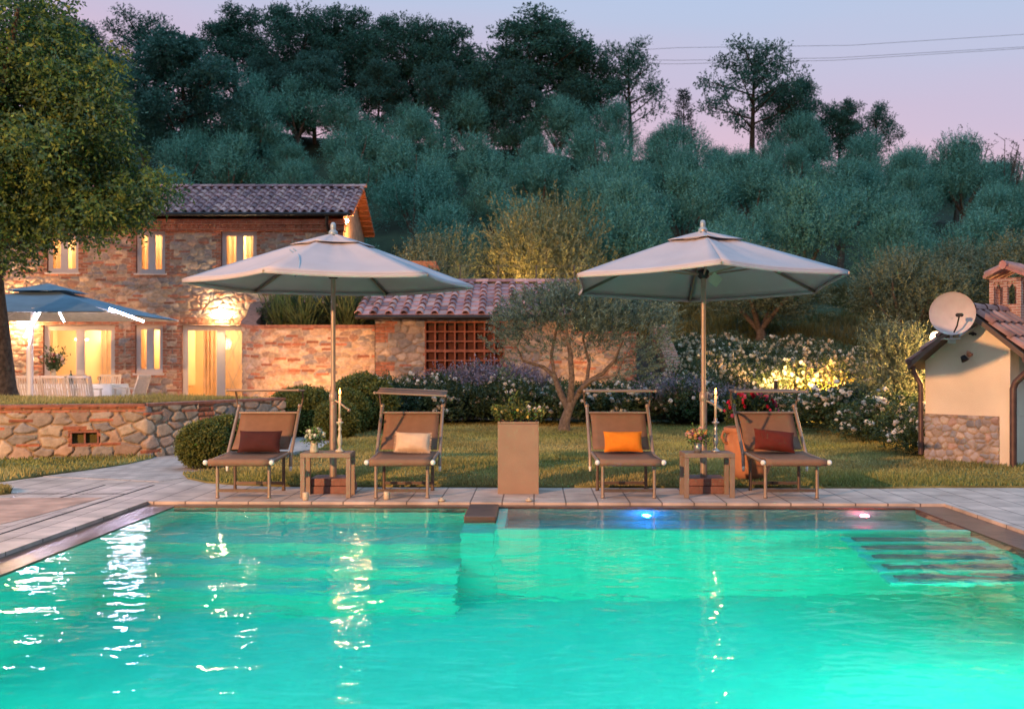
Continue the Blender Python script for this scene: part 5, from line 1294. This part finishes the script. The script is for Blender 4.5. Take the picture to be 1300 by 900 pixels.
# cushions
def pillow_mesh(w, h_, t_, fringe=0):
    mb = MB(); N = 18
    for s in (1, -1):
        P = []
        for j in range(N+1):
            for i in range(N+1):
                u = i/N*2-1; v = j/N*2-1
                x = u*w/2*(1-.07*(1-v*v)*abs(u)**3) if 0 else u*w/2*(1-.06*(1-abs(v)**2.5)*abs(u)**2)
                y = v*h_/2*(1-.09*(1-abs(u)**2.5)*abs(v)**2)
                z = s*t_/2*((1-abs(u)**2.6)*(1-abs(v)**2.6))**.55*(1+.06*math.sin(u*7+v*3)*math.sin(v*5-u*2))
                P.append((x, z*1.0, y) if s == -1 else (x, z, y))
        mb.grid(P, N+1, N+1)
    return mb
def cushion(px, Y, zc, w, h_, t_, m_, lab, roll=0, lean=R(-28), fringe=False, dx=0):
    o = pillow_mesh(w, h_, t_).build('cushion', m_); o.location = (gx(px, Y), Y, zc); o.rotation_euler = (lean, roll, 0)
    tag(o, lab, 'cushion', 'cushions on the sunbeds')
    if fringe:
        mb = MB(); rs_ = random.Random(4)
        for s in (-1,):
            for k in range(46):
                x = -w/2+w*k/45; mb.tube([(x, 0, s*h_/2*.93), (x+rs_.uniform(-.006, .006), rs_.uniform(-.012, .006), s*(h_/2*.93+.022))], [.003, .002], 4)
        for s in (-1, 1):
            for k in range(26):
                z = -h_/2+h_*k/25; mb.tube([(s*w/2*.95, 0, z), (s*(w/2*.95+.02), rs_.uniform(-.01, .01), z+rs_.uniform(-.006, .006))], [.003, .002], 4)
        mb.build('fringe', m_, o)
    return o
def fab(n, c_): return mat(n, c_, .9, var=.12, vs=9, bump=.35, bs=260, spec=.2)
cushion(330, 10.50, .505, .44, .245, .13, fab('brown_velvet', (.06, .02, .02)), 'dark red brown cushion on the leftmost sunbed')
cushion(524, 10.48, .50, .36, .22, .13, fab('cream_cotton', (.62, .48, .35)), 'cream cushion with fringed edges on the second sunbed', R(2), fringe=True)
cushion(791, 10.48, .505, .40, .235, .13, fab('orange_cotton', (.72, .22, .02)), 'bright orange cushion on the third sunbed')
cushion(983, 10.48, .515, .42, .235, .15, fab('rust_cotton', (.125, .024, .018)), 'rust red cushion on the rightmost sunbed', R(6))

# ------------------------------------------------------------------ side tables and what is on them
def side_table():
    t = empty('side_table')
    MB().box(-.245, .245, -.15, .17, .39, .435).build('table_top', M['table'], t, .004)
    for sx in (-1, 1):
        for sy in (-1, 1):
            x = sx*.222; y = .01+sy*.135; MB().box(x-.022, x+.022, y-.022, y+.022, 0, .388).build('leg', M['table'] if sy < 0 else M['table'], t, .003)
    return t
tb = side_table(); tb.location = (gx(414, 9.98), 10.08, 0); tag(tb, 'low brown side table under the left parasol', 'side table', 'low side tables')
t2 = copy_tree(tb); t2.location = (gx(900, 9.98), 10.08, 0); tag(t2, 'low brown side table under the right parasol', 'side table', 'low side tables')
def candlestick(px, lab, m_):
    t = empty('candlestick', (gx(px, 10.05), 10.07, .436), 0, lab, 'candlestick')
    MB().lathe([(0, 0), (.045, 0), (.046, .012), (.02, .03), (.012, .05), (.02, .07), (.026, .11), (.018, .16), (.012, .20), (.02, .225), (.012, .24), (.016, .27), (.036, .285), (.037, .295), (.015, .30), (.018, .33), (.0, .33)], n=16).build('stick', m_, t)
    MB().lathe([(0, .33), (.0125, .33), (.0115, .55), (0, .555)], n=12).build('candle', M['wax'], t)
    MB().lathe([(0, .555), (.010, .568), (.013, .585), (.007, .61), (0, .63)], n=10).build('flame', M['flame'], t)
    light('POINT', 'candle_light', (t.location.x, t.location.y-.02, t.location.z+.615), 2.2, (1, .34, .12), .006)
candlestick(431, 'cream turned candlestick with a lit candle on the left table', M['ceramic'])
candlestick(909, 'grey candlestick with a lit candle on the right table', M['pewter'])
def vase(px, lab, prof, m_, fcols, fr, nf, zf, rr_, seed, Y=10.0, z=.436, sc=1):
    t = empty('flower_vase', (gx(px, Y), Y, z), 0, lab, 'vase'); MB().lathe(prof, n=18).build('vase', m_, t)
    rs = np.random.RandomState(seed); d = rand_dirs(nf, rs, -.35); cen = d*rr_*(.6+.4*rs.rand(nf)[:, None])*np.array([1, 1, .7])+np.array([0, 0, zf])
    v = blossoms(cen, fr, seed, fcols, 9); tag(obj('flowers', np_mesh('flowers', v[0], v[1], M['petal'], v[2]), t), kind='stuff')
    n = 110; d = rand_dirs(n, rs, -.5); V, Fc, C_ = spray_cloud(np.zeros((n, 3))+np.array([0, 0, zf-.03]), d, rr_*1.0, 4, .008, .035, seed, [(.12, .2, .05), (.08, .13, .04)], .8)
    obj('leaves', np_mesh('leaves', V, Fc, M['leaf'], C_), t)
vase(399, 'small white vase of white and green flowers on the left table', [(0, 0), (.042, 0), (.045, .02), (.036, .07), (.048, .12), (.043, .118), (.03, .07), (0, .03)], M['ceramic'], [(.72, .74, .60), (.6, .68, .45), (.8, .78, .7)], .022, 46, .17, .10, 61)
vase(886, 'small metal pot of peach and purple flowers on the right table', [(0, 0), (.036, 0), (.042, .10), (.038, .10), (0, .05)], M['pewter'], [(.75, .36, .12), (.75, .52, .30), (.35, .12, .22), (.5, .62, .2), (.7, .45, .4)], .026, 50, .165, .11, 62)

# ------------------------------------------------------------------ planter
pl = empty('planter', (gx(658, 10.24), 10.45, 0), 0, 'tall square brown planter filled with yellow and white flowers', 'planter')
mb = MB(); mb.box(-.205, .205, -.205, .205, 0, .70); mb.box(-.207, -.18, -.207, .207, .703, .722); mb.box(.18, .207, -.207, .207, .703, .722); mb.box(-.178, .178, -.207, -.18, .703, .722); mb.box(-.178, .178, .18, .207, .703, .722)
mb.build('pot', M['planter'], pl, .003); MB().box(-.178, .178, -.178, .178, .7005, .71).build('soil', M['soil'], pl)
rs = np.random.RandomState(81)
n = 420; org = np.c_[rs.uniform(-.22, .22, n), rs.uniform(-.2, .2, n), .72+.06*rs.rand(n)]; d = np.c_[org[:, 0]*2.2, org[:, 1]*2.2, .6+.4*rs.rand(n)]
V, Fc, C_ = spray_cloud(org, d, .09, 6, .010, .032, 82, [(.12, .14, .03), (.16, .17, .04), (.08, .11, .03)], .9); obj('foliage', np_mesh('foliage', V, Fc, M['leaf'], C_), pl)
n = 12; org = np.c_[rs.normal(0, .05, n), rs.normal(0, .05, n), np.full(n, .74)]; V, Fc, C_ = spray_cloud(org, np.c_[rs.normal(0, .35, n), rs.normal(0, .3, n), np.ones(n)], .22, 8, .012, .06, 83, [(.10, .14, .03)], .6); obj('lily_leaves', np_mesh('lily_leaves', V, Fc, M['leaf'], C_), pl)
cen = np.c_[rs.uniform(-.25, .25, 60), rs.uniform(-.22, .2, 60), .76+.09*rs.rand(60)]; v = blossoms(cen, .02, 84, [(.75, .60, .15), (.75, .66, .32), (.7, .55, .3)], 8); tag(obj('yellow_flowers', np_mesh('yellow_flowers', v[0], v[1], M['petal'], v[2]), pl), kind='stuff')
cen = np.c_[rs.uniform(.1, .27, 12), rs.uniform(-.2, .15, 12), .76+.11*rs.rand(12)]; v = blossoms(cen, .03, 85, WH, 8); tag(obj('white_flowers', np_mesh('white_flowers', v[0], v[1], M['petal'], v[2]), pl), kind='stuff')
# terracotta pot with geraniums behind the right sunbed
pt = empty('terracotta_pot', (gx(952, 11.5), 11.5, .02), 0, 'large terracotta pot of red and pink geraniums behind the rightmost sunbed', 'flower pot')
pt.scale = (.84, .84, 1)
MB().lathe([(0, 0), (.20, 0), (.24, .06), (.33, .28), (.34, .42), (.31, .50), (.33, .52), (.35, .56), (.32, .575), (.29, .55), (.27, .48), (0, .46)], n=28).build('pot', M['terracotta'], pt)
for s in (-1, 1): MB().tube([(s*.31, -.1, .52), (s*.38, -.12, .53), (s*.40, -.12, .47), (s*.36, -.12, .40), (s*.32, -.1, .40)], .018, 8).build('handle', M['terracotta'], pt)
rs = np.random.RandomState(91); n = 700; d = rand_dirs(n, rs, -.2); org = d*np.array([.32, .28, .22])*(.5+.5*rs.rand(n)[:, None])+np.array([0.02, 0, .68]); V, Fc, C_ = spray_cloud(org, d, .06, 5, .016, .04, 92, GR, .9); obj('foliage', np_mesh('foliage', V, Fc, M['leaf'], C_), pt)
d = rand_dirs(46, rs, .0); cen = d*np.array([.36, .32, .27])+np.array([0.02, 0, .70]); v = blossoms(cen, .035, 93, [(.55, .02, .05), (.62, .05, .16), (.7, .16, .3), (.45, .01, .03)], 9); tag(obj('geranium_blossoms', np_mesh('geranium_blossoms', v[0], v[1], M['petal'], v[2]), pt), kind='stuff')

# candles on the pool edge
for px, py, big, lab in ((388, 635, 1, 'short cream pillar candle on the deck edge before the left table'), (491, 634, 1, 'short cream pillar candle on the deck edge before the second sunbed'), (561, 638.5, 0, 'flat white floating candle at the deck edge between second sunbed and planter'), (672, 638.5, 0, 'flat white floating candle at the deck edge before the planter')):
    Y = 1690/(py-462); Y = max(Y, 9.69)
    t = empty('pool_candle', (gx(px, Y), Y, .001), 0, lab, 'candle')
    if big: MB().lathe([(0, 0), (.026, 0), (.031, .012), (.030, .07), (.026, .078), (.018, .07), (0, .068)], n=16).build('wax', M['wax'], t); MB().tube([(0, 0, .066), (.002, 0, .085)], .0015, 5).build('wick', M['black_metal'], t)
    else:
        MB().lathe([(0, 0), (.025, 0), (.038, .012), (.036, .020), (.02, .016), (.014, .034), (0, .036)], n=14).build('wax', M['wax'], t); MB().tube([(0, 0, .034), (.002, 0, .046)], .0015, 5).build('wick', M['black_metal'], t)

# ------------------------------------------------------------------ dining group
DY = 22.6
dp_ = empty('dining_parasol', (gx(62, 22), 22, .1), 0, 'large blue cantilever parasol with white light strips over the dining table', 'parasol')
zr0, r_, za = 2.22, 2.1, 2.83
mb = MB(); cr4 = [(-r_, -r_), (r_, -r_), (r_, r_), (-r_, r_)]
def quadcan(mb, hw, z0, z1, top=0.12):
    for k in range(4):
        a = Vector((*cr4[k], 0))*(hw/r_); b = Vector((*cr4[(k+1) % 4], 0))*(hw/r_); P = []
        for j in range(7):
            v = top+(1-top)*j/6
            for i in range(9): e = a.lerp(b, i/8)*v; P.append((e.x, e.y, z1-(z1-z0)*v-.03*4*(i/8)*(1-i/8)*math.sin(v*3)))
        mb.grid(P, 9, 7)
quadcan(mb, r_, zr0, za); o = mb.build('canopy', M['blue_canvas'], dp_)
mb = MB(); quadcan(mb, r_-.012, zr0-.02, za-.03, .05); mb.build('lining', mat('canopy_lining', (.62, .58, .48), .9, trans=.1), dp_)
mb = MB(); quadcan(mb, .62, za-.09, za+.10, .02); mb.build('vent_cap', M['blue_canvas'], dp_)
mx_ = gx(38, 20.2)-gx(62, 22)
MB().tube([(mx_, -1.8, 0), (mx_, -1.8, 1.55)], .065, 10).tube([(mx_, -1.8, 1.4), (mx_+.05, -1.75, 2.3)], .045, 10).build('mast', M['white_metal'], dp_)
for a in cr4: MB().bar((0, 0, za-.08), (a[0], a[1], zr0-.01), .03, .04).build('rib', M['white_metal'], dp_)
def led(p, q, rr_=.018): return MB().tube([p, q], rr_, 8).build('light_strip', M['led'], dp_)
ref = dp_.location
def lw(px, py, Y): return at(px, py, Y)-ref
led(lw(31, 428, 20.1), lw(52, 394, 20.3), .018); led(lw(75, 396, 20.8), lw(81, 408, 21.4), .014); led(lw(139, 392, 20.1), lw(182, 408, 20.4), .018)
light('POINT', 'parasol_glow', ref+Vector((0, 0, 1.9)), 22, (1, .85, .75), .2)
# table
tx0, tx1 = gx(22, 23), gx(147, 23)
dt = empty('dining_table', ((tx0+tx1)/2, 23.2, .1), 0, 'long outdoor dining table laid for dinner beside the house', 'dining table')
hl = (tx1-tx0)/2; MB().box(-hl, hl, -.5, .5, .70, .735).build('table_top', M['white_wood'], dt)
for sx in (-1, 1):
    for sy in (-1, 1): MB().box(sx*(hl-.15)-.03, sx*(hl-.15)+.03, sy*.4-.03, sy*.4+.03, 0, .70).build('leg', M['white_wood'], dt)
P = []
ring = []
for k in range(80):
    t = k/80*4; s_ = int(t); f = t-s_; c4 = [(-1, -1), (1, -1), (1, 1), (-1, 1)]; a = c4[s_]; b = c4[(s_+1) % 4]; ring.append((a[0]+(b[0]-a[0])*f, a[1]+(b[1]-a[1])*f))
ring.append(ring[0])
for (off, z) in ((0, .742), (.012, .738), (.03, .6), (.05, .42)):
    for k, (x, y) in enumerate(ring):
        wv = (math.sin(k*1.9)*.02 if z < .7 else 0); P.append((x*(hl+off+wv), y*(.5+off+wv), z))
mb = MB().grid(P, 81, 4); mb._add([(-hl, -.5, .742), (hl, -.5, .742), (hl, .5, .742), (-hl, .5, .742)], [(0, 1, 2, 3)])
o = mb.build('tablecloth', M['cloth']); o.location = dt.location; tag(o, 'white cloth draped over the long dining table', 'tablecloth')
def chair():
    t = empty('garden_chair')
    MB().box(-.25, .25, -.24, .24, .42, .45).build('seat', M['white_wood'], t)
    for sx in (-1, 1):
        MB().bar((sx*.23, -.22, 0), (sx*.23, -.22, .64), .035).build('leg', M['white_wood'], t); MB().bar((sx*.23, .26, 0), (sx*.23, .20, .45), .035).build('leg', M['white_wood'], t)
        MB().bar((sx*.245, -.26, .655), (sx*.245, .24, .655), .045, .02).build('armrest', M['white_wood'], t)
    bk = MB(); bk.bar((-.24, .20, .45), (-.24, .36, .92), .035); bk.bar((.24, .20, .45), (.24, .36, .92), .035)
    bk.box(-.25, .25, .34, .37, .90, .95); bk.box(-.22, .22, .20, .225, .48, .52)
    for k in range(8): x = -.19+k*.054; bk.bar((x, .215, .50), (x, .35, .91), .028, .014)
    bk.build('backrest', M['white_wood'], t); return t
c0 = chair()
for k, (px, Y, rz, lab) in enumerate(((45, 22.2, PI, 'slatted garden chair beside the white mast, near side of the table'), (76, 22.2, PI, 'slatted garden chair in the middle of the near side of the table'), (109, 22.2, PI, 'slatted garden chair at the right of the near side of the table'), (133, 24.1, 0, 'slatted garden chair on the far side of the table by the door'), (165, 22.9, -PI/2-.2, 'slatted garden chair seen from the side at the end of the table'), (88, 24.1, 0, 'slatted garden chair on the far side behind the bottle'))):
    o = c0 if k == 0 else copy_tree(c0); o.location = (gx(px, Y), Y, .1); o.rotation_euler = (0, 0, rz); tag(o, lab, 'chair', 'slatted chairs around the dining table')
bq = empty('bouquet_vase', (gx(68, 23.1), 23.1, .845), 0, 'tall glass vase of pink and white flowers on the dining table', 'vase')
MB().lathe([(0, 0), (.05, 0), (.06, .1), (.05, .28), (.06, .34), (.055, .34), (.04, .1), (0, .02)], n=16).build('vase', M['ceramic'], bq)
rs = np.random.RandomState(55); n = 60; d = np.c_[rs.normal(0, .45, n), rs.normal(0, .35, n), np.ones(n)]
V, Fc, C_ = spray_cloud(np.zeros((n, 3))+np.array([0, 0, .25]), d, .45, 8, .022, .08, 56, [(.06, .1, .04)], .8); obj('leaves', np_mesh('leaves', V, Fc, M['leaf'], C_), bq)
cen = d[:26]/np.linalg.norm(d[:26], axis=1, keepdims=True)*(.25+.25*rs.rand(26, 1))+np.array([0, 0, .25]); v = blossoms(cen, .05, 57, [(.8, .6, .55), (.8, .75, .7), (.45, .12, .15)], 9); tag(obj('flowers', np_mesh('flowers', v[0], v[1], M['petal'], v[2]), bq), kind='stuff')
bo = MB().lathe([(0, 0), (.037, 0), (.038, .18), (.03, .21), (.014, .24), (.014, .31), (0, .312)], n=14).build('wine_bottle', M['bottle']); bo.location = (gx(90, 23.0), 23.0, .845); tag(bo, 'dark green wine bottle standing on the dining table', 'bottle')
gl_ = MB()
for q, px in enumerate((52, 84, 106, 126)):
    o = MB().lathe([(0, 0), (.03, 0), (.004, .01), (.004, .07), (.03, .10), (.035, .15), (.028, .17), (.027, .168), (.032, .15), (.0, .09)], n=12).build('wine_glass', M['glass']); o.location = (gx(px, 22.95), 22.95, .845)
    tag(o, ['wine glass at the left end of the dining table', 'wine glass beside the bottle on the dining table', 'wine glass between the bottle and the table end', 'wine glass near the right end of the dining table'][q], 'glass', 'wine glasses on the dining table')

# ------------------------------------------------------------------ power lines
pls = empty('power_lines', (0, 95, 0), 0, 'three thin power lines crossing the sky at upper right', 'power lines')
for (pts) in (((300, 62), (700, 70), (860, 61), (1080, 58), (1300, 44), (1600, 22)), ((300, 62), (650, 75), (860, 77), (1060, 74), (1300, 60), (1600, 38)), ((300, 70), (650, 80), (860, 81.5), (1060, 77), (1300, 62), (1600, 42))):
    m_ = MB().tube([at(x, y, 95)-pls.location for x, y in pts], .017, 5); m_.build('wire', M['fence'], pls)

# ------------------------------------------------------------------ pool lamps
def pool_lamp(x, y, z, dirx, diry, en, lab, col=(.0, .76, .42), size=.22):
    w_ = RP @ Vector((x, y, 0)); t = empty('pool_light', (w_.x, w_.y, z), POOL_ROT, lab, 'pool light')
    a = math.atan2(diry, dirx); Mx = Matrix.Rotation(a, 4, 'Z') @ Matrix.Rotation(PI/2, 4, 'Y')
    MB().lathe([(.16, 0), (.16, .02), (.12, .03), (.12, .0)], n=20, M=Mx).build('rim', M['white_cap'], t); MB().lathe([(0, .018), (.118, .018)], n=20, M=Mx).build('lens', emis('pool_lens', (.3, 1, .75), 6), t)
    d = RP @ Vector((dirx, diry, -.8)); p = Vector((w_.x, w_.y, z))+Vector((d.x, d.y, 0))*.08
    light('AREA', 'pool_beam', p, en, col, size, target=p+d, shape='DISK')
pool_lamp(PXR-.0, 5.2, -.42, -1, 0, 105, 'underwater light in the right pool wall near the camera', (.30, 1, .66))
pool_lamp(PX+.0, 4.5, -.42, 1, 0, 48, 'underwater light in the left pool wall')
pool_lamp(-1.6, PN, -.42, 0, 1, 62, 'left underwater light in the near pool wall')
pool_lamp(1.6, PN, -.42, 0, 1, 56, 'right underwater light in the near pool wall')
pool_lamp(PX+.0, 2.2, -.42, 1, 0, 26, 'underwater light in the left pool wall nearest the camera')
def spa_lamp(x, y, col, en, lab):
    w_ = RP @ Vector((x, y, 0)); t = empty('spa_light', (w_.x, w_.y, -.2), POOL_ROT, lab, 'pool light')
    MB().lathe([(0, 0), (.03, 0), (.03, .015), (0, .02)], n=12, M=Matrix.Rotation(PI/2, 4, 'X')).build('lens', emis('spa_lens', col, 30), t)
    light('POINT', 'spa_beam', (w_.x, w_.y-.12, -.2), en, col, .04)
spa_lamp(1.02, PFAR-.0, (.02, .22, 1), 6, 'small blue light in the spa wall')
spa_lamp(3.0, PFAR-.0, (1, .10, .16), 6, 'small red light in the spa wall near the right corner')
